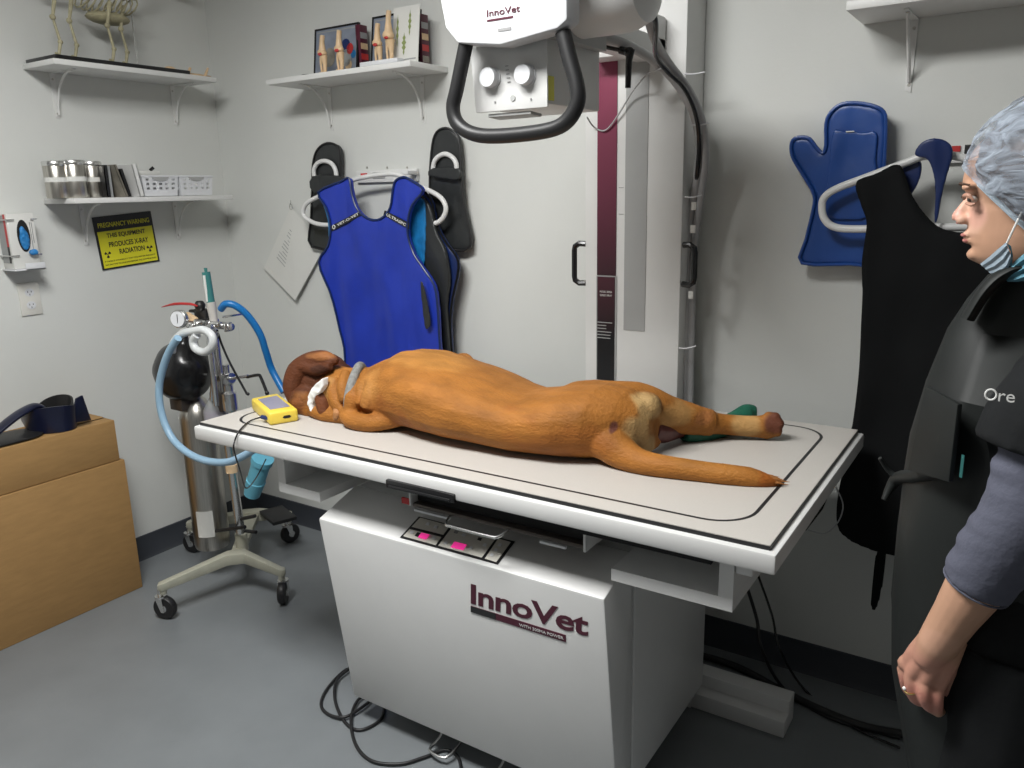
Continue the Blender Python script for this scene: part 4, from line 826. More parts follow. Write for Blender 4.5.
# manifold block & bits
mb = P(200, 322, 'Y', 1.72)
b = MB(); b.box(mb + V((-.09, -.02, -.02)), mb + V((.06, .035, .012))); b.cyl(mb + V((-.13, 0, -.002)), mb + V((.11, 0, -.002)), .011); b.cyl(mb + V((-.05, 0, -.02)), mb + V((-.05, 0, -.09)), .016); b.cyl(mb + V((.04, 0, -.02)), mb + V((.04, 0, -.30)), .010); b.build('manifold', 'chrome', an, bevel=.003)
random.seed(5)
b = MB()
for k in range(7): b.lathe([(.012, 0), (.013, .01), (.010, .02)], mb + V((-.03 + .02 * k + random.uniform(-.006, .006), random.uniform(-.04, -.02), random.uniform(-.014, .012))), (random.uniform(-.4, .4), -1, random.uniform(-.3, .5)), 12)
b.build('fittings', 'chrome', an)
b = MB(); b.tube([P(162, 307, 'Y', 1.68), P(175, 304, 'Y', 1.69), P(190, 304, 'Y', 1.70), P(197, 306, 'Y', 1.7)], [.003, .010, .009, .004], 10, smooth=3, flat=.5); b.build('red_lever', 'red', an)
b = MB(); b.box(mb + V((-.03, .0, .012)), mb + V((.035, .03, .045))); b.lathe([(.012, 0), (.02, .02), (.012, .035)], mb + V((.01, 0, .04))); b.box(mb + V((-.06, .0, .03)), mb + V((-.02, .02, .04))); b.build('valve_cap', 'black', an, bevel=.004)
b = MB(); b.box(mb + V((-.045, -.03, .0)), mb + V((.01, -.012, .028)), Ry(20)); b.build('copper_fitting', 'bone', an, bevel=.004)
# flow meter tube
f0 = P(214, 322, 'Y', 1.73); f1 = P(206, 272, 'Y', 1.73)
b = MB(); b.tube([f0, f0.lerp(f1, .40)], [.013, .017], 14); b.build('flowmeter_base', 'mat', an)
b = MB(); b.tube([f0.lerp(f1, .34), f1], .016, 14, flat=.6); fl = b.build('flowmeter_tube', 'tealglass', an)
b = MB(); b.tube([f0.lerp(f1, .42) + V((0, -.012, 0)), f1 + V((.004, -.012, -.01))], .005, 8); b.build('flow_scale', 'paper', fl)
b = MB()
for k in range(4): b.tube([f1 + V((-.006 + .004 * k, 0, 0)), f1 + V((-.008 + .005 * k, 0, .014))], .0015, 6)
b.build('prongs', 'tealglass', fl)
# side arm tray to the right of head
b = MB(); b.box(P(222, 318, 'Y', 1.72), P(243, 313, 'Y', 1.80)); b.cyl(P(218, 325, 'Y', 1.74), P(232, 327, 'Y', 1.74), .013); b.box(P(224, 332, 'Y', 1.72), P(232, 322, 'Y', 1.75)); b.build('side_bracket', 'chrome', an, bevel=.002)
# milky elbow ring
b = MB(); b.tube([P(x, y, 'Y', 1.585) for x, y in ((172, 352), (174, 342), (182, 334), (194, 331), (204, 330), (212, 336), (212, 346), (205, 352), (196, 349), (193, 341), (197, 335))], .013, 14, smooth=5); b.build('milky_connector', 'hose_w', an)
# hoses
b = MB(); b.tube([P(x, y, 'Y', 1.56) for x, y in ((178, 338), (170, 350), (163, 368), (159, 390), (162, 415), (172, 438), (188, 453), (207, 461), (228, 462), (245, 455), (256, 448))], .0125, 14, smooth=5); b.build('pale_blue_hose', 'hose_l', an)
b = MB(); b.tube([P(x, y, 'Y', Y) for x, y, Y in ((221, 309, 1.74), (226, 304, 1.74), (236, 306, 1.76), (248, 316, 1.79), (260, 334, 1.82), (266, 352, 1.84), (272, 370, 1.86), (284, 392, 1.86))], .0125, 14, smooth=5); b.build('blue_hose', 'hose_b', an)
b = MB(); b.tube([P(x, y, 'Y', Y) for x, y, Y in ((217, 330, 1.76), (222, 345, 1.76), (231, 365, 1.74), (247, 394, 1.72))], .004, 8, smooth=4); b.ell(P(248, 394, 'Y', 1.72), (.006, .006, .006), 10); b.build('thin_black_tube', 'blackgloss', an)
b = MB(); b.tube([P(x, y, 'Y', Y) for x, y, Y in ((228, 379, 1.78), (248, 376, 1.78))], .006, 10); b.cyl(P(216, 378, 'Y', 1.78), P(232, 378, 'Y', 1.78), .018); b.build('drain_arm', 'chrome', an)
b = MB(); b.tube([P(x, y, 'Y', Y) for x, y, Y in ((247, 377, 1.78), (258, 375, 1.78), (261, 378, 1.78), (267, 393, 1.77))], .0055, 8, smooth=3); b.ell(P(267, 393, 'Y', 1.77), (.008, .008, .008), 10); b.build('black_crank', 'blackgloss', an)
# vaporiser and absorber jar with purple granules
jc = P(215, 408, 'Y', 1.76)
b = MB(); b.lathe([(.030, -.06), (.042, -.055), (.043, -.01), (.03, .02), (.016, .04), (.014, .06)], jc); jr = b.build('absorber_jar', 'glass', an)
b = MB(); b.lathe([(.03, -.058), (.0405, -.053), (.0405, -.010), (.038, -.008)], jc); b.build('purple_granules', 'purple', jr)
b = MB(); c = P(228, 385, 'Y', 1.78); b.lathe([(.02, -.10), (.028, -.09), (.028, -.03), (.018, -.02), (.018, .0), (.026, .01), (.026, .03), (.012, .04), (.012, .075)], c); b.build('vaporizer', 'chrome', an)
b = MB(); b.tube([P(x, y, 'Y', 1.74) for x, y in ((213, 328), (211, 350), (213, 375), (212, 400))], .009, 10, smooth=3); b.tube([P(x, y, 'Y', 1.75) for x, y in ((218, 332), (215, 352), (220, 375), (222, 392))], .004, 8, smooth=3); b.build('metal_tubing', 'chrome', an)
MB().box(pc + V((-.03, -.03, .70)), pc + V((.03, .03, .77))).build('pole_clamp', 'gunmetal', an, bevel=.004)
b = MB(); b.cyl(P(236, 520, 'Y', 1.78), P(255, 516, 'Y', 1.78), .007); b.cyl(P(215, 531, 'Y', 1.74), P(245, 527, 'Y', 1.74), .007); b.cyl(P(236, 530, 'Y', 1.80), P(256, 532, 'Y', 1.80), .007); b.build('clamp_rods', 'black', an)
# cyan scavenger canister
b = MB(); a = P(263, 458, 'Y', 1.80); c = P(252, 494, 'Y', 1.80); b.tube([a, a.lerp(c, .12), a.lerp(c, .14), a.lerp(c, .6), a.lerp(c, .62), c], [.040, .040, .035, .033, .036, .030], 24); b.build('cyan_canister', 'cyan', an)

# ---------------------------------------------------------------- monitor on table
mo = empty('pulse_monitor', (-1.77, 1.47, .8525), 'small yellow handheld monitor lying on the table by the dog head', 'monitor')
Zt = .8524
A_, B_, C_, D_ = P(270, 426, 'Z', Zt), P(299, 421, 'Z', Zt), P(279, 404.5, 'Z', Zt), P(252, 410, 'Z', Zt)
b = MB(); up = V((0, 0, .036)); q = [A_, B_, C_, D_]; b.prism(q, up); b.build('case', 'yellowp', mo, bevel=.007, seg=3)
cen = (A_ + B_ + C_ + D_) / 4; sc = lambda p, k: cen + (p - cen) * k
b = MB(); b.prism([sc(p, .68) + V((0, 0, .0362)) for p in q], (0, 0, .001)); b.build('screen', 'screen', mo, smooth=False)
f_ = (B_ - A_).normalized(); nf = f_.cross(V((0, 0, 1))).normalized(); c = A_.lerp(B_, .6) + V((0, 0, .018)) + nf * .0
b = MB(); b.prism([c + f_ * x + V((0, 0, z)) + nf * .0008 for x, z in ((-.012, 0), (-.007, .004), (.007, .004), (.012, 0), (.007, -.004), (-.007, -.004))], nf * -.002); b.build('port', 'dark', mo)
b = MB(); b.cyl(P(262, 417, 'Z', Zt + .015), P(272, 419, 'Z', Zt + .015), .006); b.build('plug', 'navy', mo)
cable('sensor_cable', 'thin dark cord running from the yellow monitor over the table edge to the cyan canister', [P(262, 417, 'Z', Zt + .012), P(250, 421, 'Z', Zt + .004), P(240, 430, 'Z', Zt + .003), P(235, 440, 'Y', 1.284), P(234, 450, 'Y', 1.278), P(240, 470, 'Y', 1.35), P(246, 488, 'Y', 1.50), P(256, 478, 'Y', 1.68), P(266, 459, 'Y', 1.757)], .0022, 'blackgloss')

# ---------------------------------------------------------------- floor cables
def fl_c(l): return [P(x, y, 'Z', z) for x, y, z in l]
cable('power_cable', 'black cable coiled in two loops on the floor by the cabinet corner', fl_c([(375, 672, .006), (350, 668, .006), (330, 685, .006), (321, 703, .006), (328, 714, .006), (345, 717, .012), (365, 705, .012), (372, 697, .006), (366, 690, .01)]) , .0045, 'black')
cable('power_cable', 'black cable looping lowest on the floor in front of the cabinet', fl_c([(352, 667, .015), (337, 680, .014), (335, 700, .014), (345, 722, .006), (360, 730, .006), (380, 720, .006), (384, 705, .006), (378, 692, .006)]) , .0045, 'black')
cable('power_cable', 'long black cable sweeping to the foot pedals', fl_c([(375, 690, .014), (358, 700, .012), (351, 720, .012), (356, 745, .006), (372, 761, .006), (400, 764, .006), (425, 757, .006), (445, 750, .006), (458, 757, .006), (462, 775, .006)]) , .0045, 'black')
cable('power_cable', 'black cable hanging behind the right end of the table', [P(748, 590, 'Y', 2.1), P(757, 620, 'Y', 2.12), P(762, 650, 'Y', 2.1), P(785, 690, 'Z', .006), P(830, 718, 'Z', .006), P(900, 738, 'Z', .006)], .005, 'black')
cable('power_cable', 'thinner dark cable hanging beside the black one at the table end', [P(758, 575, 'Y', 2.15), P(772, 615, 'Y', 2.15), P(780, 650, 'Y', 2.12), P(805, 690, 'Z', .006), P(850, 725, 'Z', .006), P(900, 748, 'Z', .006)], .0035, 'blackgloss')
cable('power_cable', 'thick black cable lying along the floor behind the base rail', fl_c([(700, 655, .012), (740, 668, .012), (800, 700, .012), (860, 725, .012), (910, 735, .012)]), .011, 'black')
cable('thin_cable', 'thin grey cord looping under the right end of the table', [P(836, 487, 'Y', 2.12), P(843, 505, 'Y', 2.12), P(838, 522, 'Y', 2.12), P(825, 533, 'Y', 2.12), P(808, 530, 'Y', 2.1)], .0018, 'hose_g')

#@@DOG@@
# ---------------------------------------------------------------- dog
TZ = .8525
dg = empty('dog', (-1.2, 1.62, TZ), 'large tan short-haired dog lying on its side on the x-ray table, back to the viewer', 'dog')
b = MB()
def sec(x, y, z, ry, rz, tw=0, n=24, ex=2.3):
    r = []
    for k in range(n):
        a = 2 * math.pi * k / n; c_, s_ = math.cos(a), math.sin(a)
        dy = ry * math.copysign(abs(c_) ** (2 / ex), c_); dz = rz * math.copysign(abs(s_) ** (2 / ex), s_)
        if dz < 0: dz *= 1.0
        zz = z + dz + tw * dy; r.append(V((x, y + dy, max(zz, TZ + .002))))
    return r
trunk = [(-1.60, 1.585, .915, .070, .058, 0), (-1.55, 1.585, .915, .082, .066, 0), (-1.50, 1.595, .922, .094, .076, 0), (-1.45, 1.605, .935, .116, .088, 0), (-1.39, 1.615, .948, .142, .098, .02), (-1.33, 1.615, .948, .160, .098, .01), (-1.26, 1.61, .943, .168, .094, 0),
         (-1.19, 1.605, .936, .170, .088, .0), (-1.12, 1.60, .930, .164, .082, -.02), (-1.05, 1.59, .922, .150, .075, -.02), (-.99, 1.585, .919, .140, .071, 0), (-.93, 1.59, .924, .138, .075, 0), (-.87, 1.60, .931, .138, .082, 0), (-.81, 1.615, .934, .126, .084, 0), (-.755, 1.635, .930, .102, .078, 0), (-.715, 1.65, .922, .078, .064, 0), (-.695, 1.66, .912, .05, .045, 0)]
b.rings([sec(*t_) for t_ in trunk])
b.ell(P(304, 400, 'Y', 1.52), (.045, .04, .045), 16); b.ell(P(312, 408, 'Y', 1.52), (.04, .03, .035), 14)
# shoulder and upper foreleg going away from the camera
b.ell((-1.40, 1.62, .965), (.075, .075, .080), 20); b.tube([(-1.44, 1.68, .94), (-1.42, 1.77, .955), P(463, 363, 'Y', 1.82)], [.060, .042, .026], 14, smooth=3)
b.tube([P(463, 363, 'Y', 1.82), (-1.40, 1.90, .92), (-1.42, 1.96, .885), (-1.50, 1.97, .878)], [.034, .027, .022, .026], 12, smooth=3)
b.tube([(-1.42, 1.66, .895), (-1.46, 1.80, .885), (-1.56, 1.90, .88), (-1.66, 1.92, .878)], [.05, .036, .024, .026], 12, smooth=3)
# neck, head
b.tube([(-1.52, 1.585, .920), (-1.60, 1.580, .918), (-1.67, 1.59, .920)], [.072, .066, .066], 20, smooth=2)
b.ell((-1.72, 1.60, .935), (.082, .085, .078), 22)
b.tube([(-1.75, 1.64, .925), (-1.80, 1.72, .905), (-1.85, 1.81, .892)], [.062, .044, .036], 16, smooth=3)
b.ell((-1.645, 1.535, .885), (.045, .04, .032), 16)
b.tube([(-1.60, 1.53, .965), (-1.605, 1.515, .93), (-1.60, 1.515, .895), (-1.59, 1.52, .87)], [.020, .026, .026, .02], 12, smooth=3)
b.tube([(-1.665, 1.50, .872), (-1.60, 1.492, .868), (-1.52, 1.50, .868)], [.017, .022, .018], 12, smooth=3)
b.tube([(-1.53, 1.49, .888), (-1.49, 1.475, .876), (-1.43, 1.475, .874), (-1.37, 1.50, .885), (-1.31, 1.53, .90)], [.016, .024, .025, .025, .02], 14, smooth=4)
b.tube([P(336, 378, 'Y', 1.53), P(333, 392, 'Y', 1.505), P(337, 405, 'Y', 1.495), P(345, 414, 'Y', 1.495)], [.012, .019, .018, .012], 12, smooth=4)
b.tube([P(346, 372, 'Y', 1.54), P(343, 388, 'Y', 1.505), P(345, 402, 'Y', 1.495)], [.014, .019, .015], 12, smooth=4)
b.tube([P(367, 372, 'Y', 1.55), P(362, 390, 'Y', 1.505), P(360, 405, 'Y', 1.49)], [.014, .018, .014], 12, smooth=4)
b.tube([(-1.50, 1.53, .965), (-1.495, 1.497, .93), (-1.50, 1.49, .89)], [.018, .026, .022], 12, smooth=3)
b.tube([(-1.44, 1.56, 1.0), (-1.43, 1.505, .96), (-1.435, 1.485, .91)], [.02, .026, .022], 12, smooth=3)
# haunch, legs
b.ell((-.85, 1.64, .950), (.105, .09, .066), 20, Ry(4))
b.ell(P(646, 407, 'Y', 1.66), (.036, .036, .036), 18)     # seat bone
b.tube([(-.86, 1.66, .945), P(636, 408, 'Y', 1.69), P(668, 414, 'Y', 1.75), P(700, 421, 'Y', 1.81), P(712, 423, 'Y', 1.83)], [.070, .062, .047, .035, .032], 18, smooth=4)
b.ell(P(703, 421, 'Y', 1.81), (.034, .032, .032), 14)
b.tube([P(700, 422, 'Y', 1.81), P(722, 424, 'Y', 1.85), P(745, 426, 'Y', 1.88), P(764, 427, 'Y', 1.90)], [.032, .0255, .0255, .028], 14, smooth=4)
b.ell(P(766, 427, 'Y', 1.905), (.034, .030, .030), 16)
for x_, y_ in ((775, 417.5), (779, 424), (777, 431.5), (769, 417)): b.ell(P(x_, y_, 'Y', 1.90), (.0145, .014, .0135), 10)
b.ell((-.80, 1.66, .90), (.08, .07, .05), 16)
b.ell(P(634, 432, 'Y', 1.62), (.036, .032, .036), 16); b.ell(P(645, 446, 'Y', 1.63), (.018, .018, .024), 12)
# tail
b.tube([(-.83, 1.575, .915), (-.775, 1.555, .905), (-.73, 1.545, .885), (-.68, 1.54, .874), (-.60, 1.545, .872), (-.52, 1.562, .870), (-.455, 1.580, .866), (-.42, 1.591, .861), (-.40, 1.597, .857)], [.055, .046, .038, .029, .0245, .0235, .0225, .016, .007], 16, smooth=4)
cre = V((.43, .28, .12)); tan = V((.31, .122, .024)); drk = V((.085, .028, .012)); red = V((.24, .075, .015))
body_d = b.organic('fur_body', 'fur', dg, voxel=.0042, it=4, disp=lambda p: V((p.x, p.y, max(p.z, TZ + .0005))) + V((0, noise.noise(p * 9) * .005, noise.noise(p * 11 + V((5, 0, 0))) * .003 if p.z > .87 else 0)))
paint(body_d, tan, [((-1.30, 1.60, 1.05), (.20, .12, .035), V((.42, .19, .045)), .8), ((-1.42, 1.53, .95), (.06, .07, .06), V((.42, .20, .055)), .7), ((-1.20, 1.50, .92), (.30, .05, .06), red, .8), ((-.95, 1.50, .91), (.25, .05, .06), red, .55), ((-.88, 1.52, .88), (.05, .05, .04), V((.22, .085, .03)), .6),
    (P(645, 406, 'Y', 1.64), (.040, .05, .036), cre, 1), (P(634, 430, 'Y', 1.60), (.044, .045, .042), cre, 1), (P(648, 447, 'Y', 1.62), (.03, .03, .03), cre, 1), (P(614, 427, 'Y', 1.545), (.0075, .03, .013), V((.13, .045, .03)), 1), (P(672, 414, 'Y', 1.73), (.05, .06, .03), V((.44, .25, .09)), .8), (P(704, 418, 'Y', 1.79), (.022, .04, .02), V((.28, .11, .035)), .9), (P(745, 425, 'Y', 1.87), (.04, .05, .03), V((.46, .27, .10)), .9),
    (P(777, 421, 'Y', 1.90), (.030, .05, .032), V((.12, .04, .022)), 1), ((-.41, 1.595, .86), (.05, .03, .03), V((.30, .09, .015)), 1), ((-.55, 1.55, .89), (.12, .03, .02), V((.36, .15, .03)), .7),
    ((-1.72, 1.60, .95), (.10, .16, .12), drk, 1), (P(299, 405, 'Y', 1.49), (.022, .03, .026), V((.26, .10, .035)), .9), ((-1.80, 1.72, .92), (.08, .12, .08), drk, 1), ((-1.655, 1.53, .88), (.04, .04, .03), V((.28, .11, .035)), 1), ((-1.60, 1.51, .93), (.022, .04, .05), V((.44, .22, .065)), .9), ((-1.625, 1.52, .90), (.012, .04, .05), V((.18, .06, .02)), .8)])
# ears
b = MB()
ep = [P(x, y, 'Y', Y) for x, y, Y in ((300, 395, 1.51), (293, 400, 1.50), (288, 388, 1.51), (290, 372, 1.54), (302, 362, 1.56), (314, 354, 1.58), (330, 353, 1.59), (341, 360, 1.59), (343, 364, 1.585))]
b.tube([P(296, 404, 'Y', 1.505), P(293, 388, 'Y', 1.515), P(299, 372, 'Y', 1.535), P(311, 362, 'Y', 1.55), P(325, 358, 'Y', 1.555), P(338, 362, 'Y', 1.56)], [.016, .030, .036, .030, .022, .009], 16, smooth=4)
b.tube([P(303, 366, 'Y', 1.53), P(318, 370, 'Y', 1.535), P(331, 366, 'Y', 1.54)], [.020, .018, .012], 12, smooth=3)
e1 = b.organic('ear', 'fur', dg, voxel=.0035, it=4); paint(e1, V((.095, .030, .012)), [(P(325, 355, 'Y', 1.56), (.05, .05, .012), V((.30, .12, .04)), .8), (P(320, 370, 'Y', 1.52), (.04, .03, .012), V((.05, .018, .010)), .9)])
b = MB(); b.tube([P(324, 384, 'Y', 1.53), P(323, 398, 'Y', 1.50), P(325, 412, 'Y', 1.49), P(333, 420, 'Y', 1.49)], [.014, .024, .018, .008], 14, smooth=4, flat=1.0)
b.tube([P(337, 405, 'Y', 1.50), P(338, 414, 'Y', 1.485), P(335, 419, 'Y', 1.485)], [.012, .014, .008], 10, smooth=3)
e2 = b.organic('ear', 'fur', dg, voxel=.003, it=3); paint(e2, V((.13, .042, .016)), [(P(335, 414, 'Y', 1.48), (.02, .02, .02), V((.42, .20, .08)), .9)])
b = MB(); tp_ = [(323, 378), (323, 386), (319, 393), (315, 397), (312, 404), (314, 414), (311, 412), (307, 405), (307, 396), (311, 388), (317, 383)]
q = [P(x, y, 'Y', 1.478 - .004 * math.sin(i)) for i, (x, y) in enumerate(tp_)]; b.prism(q, (0, .022, 0)); b.organic('ear_tape', 'tape', dg, voxel=.003, it=2, disp=lambda p: p + V((0, noise.noise(p * 60) * .004, 0)))
# collar
b = MB(); cc_ = V((-1.60, 1.585, .915))
b.tube([P(349, 419, 'Y', 1.50), P(348, 410, 'Y', 1.488), P(349, 396, 'Y', 1.488), P(353, 380, 'Y', 1.512), P(359, 367, 'Y', 1.57), V((-1.585, 1.63, .972)), V((-1.60, 1.66, .93)), V((-1.60, 1.62, .868)), V((-1.59, 1.55, .862))], .0135, 10, closed=True, smooth=5)
b.build('dog_collar', 'collar', dg)
# under hind leg bandage and reddish flesh, the shade between the legs put into its colour
b = MB(); b.tube([P(684, 432, 'Y', 1.79), P(696, 434, 'Y', 1.82), P(714, 432, 'Y', 1.87), P(734, 424, 'Y', 1.95), P(748, 414, 'Y', 2.0), P(757, 413, 'Y', 2.01)], [.022, .028, .030, .032, .028, .015], 14, smooth=4)
b.organic('leg_bandage', 'green', dg, voxel=.004, it=3, disp=lambda p: V((p.x, p.y, max(p.z, TZ + .001))))
b = MB(); b.tube([P(650, 430, 'Y', 1.68), P(662, 431, 'Y', 1.72), P(676, 428, 'Y', 1.78), P(690, 426, 'Y', 1.83)], [.030, .030, .027, .022], 14, smooth=3); b.organic('inner_thigh_shade', 'fleshshade', dg, voxel=.003, it=2)
a = P(609, 422, 'Y', 1.535); c = P(618, 435, 'Y', 1.535)
ac = V((-.752, 1.60, .925))

# loose hair of the tail tip
b = MB(); random.seed(11)
for k in range(90):
    t0 = random.uniform(0, 1) ** .8; a0_ = random.uniform(0, 6.28); c0_ = V((-.51 + .10 * t0, 1.565 + .030 * t0, .870 - .010 * t0)); rr_ = .0205 * (1 - .55 * t0)
    st_ = c0_ + V((0, math.cos(a0_) * rr_, math.sin(a0_) * rr_)) - V((.012, 0, 0)); en_ = c0_ + V((random.uniform(.02, .034), .010 + math.cos(a0_) * rr_ * 1.0, math.sin(a0_) * rr_ * .9))
    st_.z = max(st_.z, TZ + .003); en_.z = max(en_.z, TZ + .001); b.tube([st_, st_.lerp(en_, .5), en_], [.0032, .0026, .0003], 6)
b.build('tail_hair', 'tailfur', dg)
#@@PERSON@@
# ---------------------------------------------------------------- person
WY = 1.33
pe = empty('person', (.03, WY, 0), 'person in profile in a sheer hair cap, lowered mask and black apron beside the table', 'person')
def Q(x, y, Y=WY): return P(x, y, 'Y', Y)
BASE = [(270, 992), (263.5, 984), (256, 977), (246, 974), (235, 972), (217, 970.5), (200, 970), (187, 967), (170, 967), (158, 970), (148, 976), (138, 985), (128, 997), (121, 1009), (110, 1019)]
def bx_(py):
    for (a, xa), (c, xc) in zip(BASE, BASE[1:]):
        if c <= py <= a: t = (a - py) / (a - c); return xa + (xc - xa) * t
    return BASE[-1][1]
def hs(z, xf, xfb, xb, w_, exf=2.2, n=48, front=.55):
    xc = xfb + (xb - xfb) * front; r = []
    for k in range(n):
        a = 2 * math.pi * k / n; c_, s_ = math.cos(a), math.sin(a)
        if c_ < 0:
            x = xc - (xc - xfb) * abs(c_) ** (2 / exf); x += (xf - xfb) * math.exp(-((math.atan2(abs(s_), -c_)) / .34) ** 2)
        else: x = xc + (xb - xc) * abs(c_)
        r.append(V((x, WY + w_ * math.copysign(abs(s_) ** (2 / 2.2), s_), z)))
    return r
b = MB(); rows = []
prof_ = [(265, 981, .030), (261, 973, .042), (256, 969.5, .048), (251, 969.5, .052), (246, 972.5, .055), (242, 968, .057), (238.5, 969, .058), (236.5, 969, .059), (233, 965, .060), (229, 966.5, .061), (224, 968, .062), (217, 968.5, .064), (210, 969, .066), (203, 970, .065), (197, 968, .068), (192, 965.5, .069), (187, 962, .071), (180, 962.5, .072), (170, 965, .073), (158, 969, .072), (148, 975, .068), (138, 984, .062), (128, 996, .050), (121, 1008, .036), (117, 1018, .016)]
for py, pxx, ww in prof_:
    q = Q(pxx, py); zb2 = q.z
    t_ = (zb2 - 1.33) / .22
    xb_ = .035 + .075 * min(1, max(0, (zb2 - 1.335) / .08)); 
    if py < 150: xb_ = .11 - .085 * ((150 - py) / 43) ** 2
    rows.append(hs(zb2, q.x, Q(bx_(py), py).x, xb_, ww, exf=2.15))
b.rings(rows[::-1] if rows[0][0].z > rows[-1][0].z else rows)
# nose
nr = [(968, 196, .005), (964.5, 203, .0065), (960, 210, .008), (957, 216, .0105), (957.5, 219.5, .0105)]
b.tube([Q(x, y) + V((.003, 0, 0)) for x, y, r_ in nr], [r_ for *_, r_ in nr], 12)
for s_ in (-1, 1): b.ell(Q(961.5, 219.5) + V((.002, s_ * .0115, 0)), (.009, .0068, .0072), 12)
# cheek, brow, lips base
for s_ in (-1, 1):
    b.ell(Q(967, 187) + V((.005, s_ * .030, 0)), (.010, .020, .006), 12)
    pass
b.ell(Q(973, 254) + V((.004, 0, 0)), (.013, .018, .010), 12)
b.ell(Q(966.5, 234.5), (.0065, .018, .0042), 12); b.ell(Q(969, 240.5), (.0065, .017, .0048), 12)
# jaw & ear & neck
b.tube([(.045, WY, 1.20), (.04, WY, 1.26), (.035, WY, 1.32), (.045, WY, 1.40)], [.062, .054, .055, .06], 20, smooth=3)
# torso, hips, legs
def rs(z, xc, y, rx, ry): return [V((xc + rx * math.cos(a), y + ry * math.sin(a), z)) for a in [2 * math.pi * k / 24 for k in range(24)]]
b.rings([rs(.74, .03, WY, .10, .15), rs(.82, .03, WY, .11, .165), rs(.95, .03, WY, .10, .14), rs(1.08, .035, WY, .105, .15), rs(1.16, .045, WY, .10, .165), rs(1.215, .05, WY, .07, .14), rs(1.25, .05, WY, .05, .07)])
for s_ in (-1, 1):
    b.tube([(.03, WY + s_ * .08, .80), (.02, WY + s_ * .085, .62), (.02, WY + s_ * .085, .42), (.035, WY + s_ * .085, .24), (.03, WY + s_ * .085, .08)], [.088, .074, .052, .05, .035], 16, smooth=3)
    b.tube([(.045, WY + s_ * .085, .045), (-.04, WY + s_ * .09, .03), (-.12, WY + s_ * .095, .025)], [.035, .03, .022], 12, smooth=2)
# right (far) arm hanging
b.tube([(.05, WY + .17, 1.19), (.06, WY + .215, 1.05), (.05, WY + .22, .93), (.0, WY + .21, .82), (-.04, WY + .20, .72)], [.048, .040, .034, .028, .023], 14, smooth=3); b.ell((-.05, WY + .20, .66), (.035, .018, .05), 12)
# left (near) arm
AY = 1.14
sh = V((.045, WY - .165, 1.185)); el = Q(1020, 520, AY); wr = Q(937, 644, 1.15)
b.tube([sh, sh.lerp(el, .5) + V((.0, 0, 0)), el, el.lerp(wr, .35), el.lerp(wr, .75), wr, wr + (wr - el).normalized() * .035], [.052, .044, .038, .040, .030, .026, .018], 18, smooth=4)
# hand: palm from wrist to knuckles
kn = [(904, 667, 1.175), (911, 676, 1.155), (924, 683, 1.150), (938, 687, 1.158)]
kp = [P(x, y, 'Y', Y) for x, y, Y in kn]
wl = Q(926, 646, 1.155); wrr = Q(948, 650, 1.165)
back = (el - wr).normalized() * .022
for i, k_ in enumerate(kp):
    w0 = wl.lerp(wrr, i / 3) + back; mid = w0.lerp(k_, .5) + V((0, -.004, 0)); b.tube([w0, mid, k_], [.0155, .0150, .0100], 12, smooth=3)
b.ell(Q(936, 652, 1.158), (.024, .018, .022), 16); b.ell(Q(921, 664, 1.165), (.026, .014, .022), 16); b.ell(Q(934, 668, 1.170), (.024, .014, .024), 16); b.ell(Q(906, 663, 1.168), (.012, .012, .012), 12)
fing = []
tips = [[(905, 677, 1.172), (908, 689, 1.18), (916, 695, 1.20), (926, 694, 1.215)], [(911, 687, 1.152), (915, 698, 1.160), (924, 702, 1.185), (933, 698, 1.205)], [(924, 693, 1.144), (927, 704, 1.150), (935, 709, 1.175), (942, 704, 1.20)], [(937, 696, 1.152), (937, 706, 1.155), (938, 712, 1.175), (944, 708, 1.195)]]
for k_, tt in zip(kp, tips):
    pts = [k_] + [P(x, y, 'Y', Y) for x, y, Y in tt]; b.tube(pts, [.0105, .0092, .0088, .0078, .0062], 12, smooth=3); fing.append(pts)
b.tube([Q(947, 657, 1.175), Q(952, 670, 1.185), Q(949, 684, 1.19), Q(944, 694, 1.19)], [.013, .0115, .0098, .0075], 12, smooth=3)
skin_t = V((.60, .36, .25))
bd_ = b.organic('body', 'skin', pe, voxel=.0028, it=3)
paint(bd_, V((.50, .285, .185)), [(Q(970, 212), (.035, .08, .04), V((.66, .40, .29))), (Q(980, 215), (.02, .08, .02), V((.66, .36, .28)), .8), (Q(957, 215), (.012, .02, .014), V((.64, .33, .26)), .9), (Q(925, 672, 1.15), (.05, .06, .05), V((.50, .25, .18))), (Q(918, 695, 1.16), (.05, .06, .025), V((.52, .22, .17)), .9), (Q(935, 645, 1.12), (.03, .03, .02), V((.56, .32, .22)), .8)])
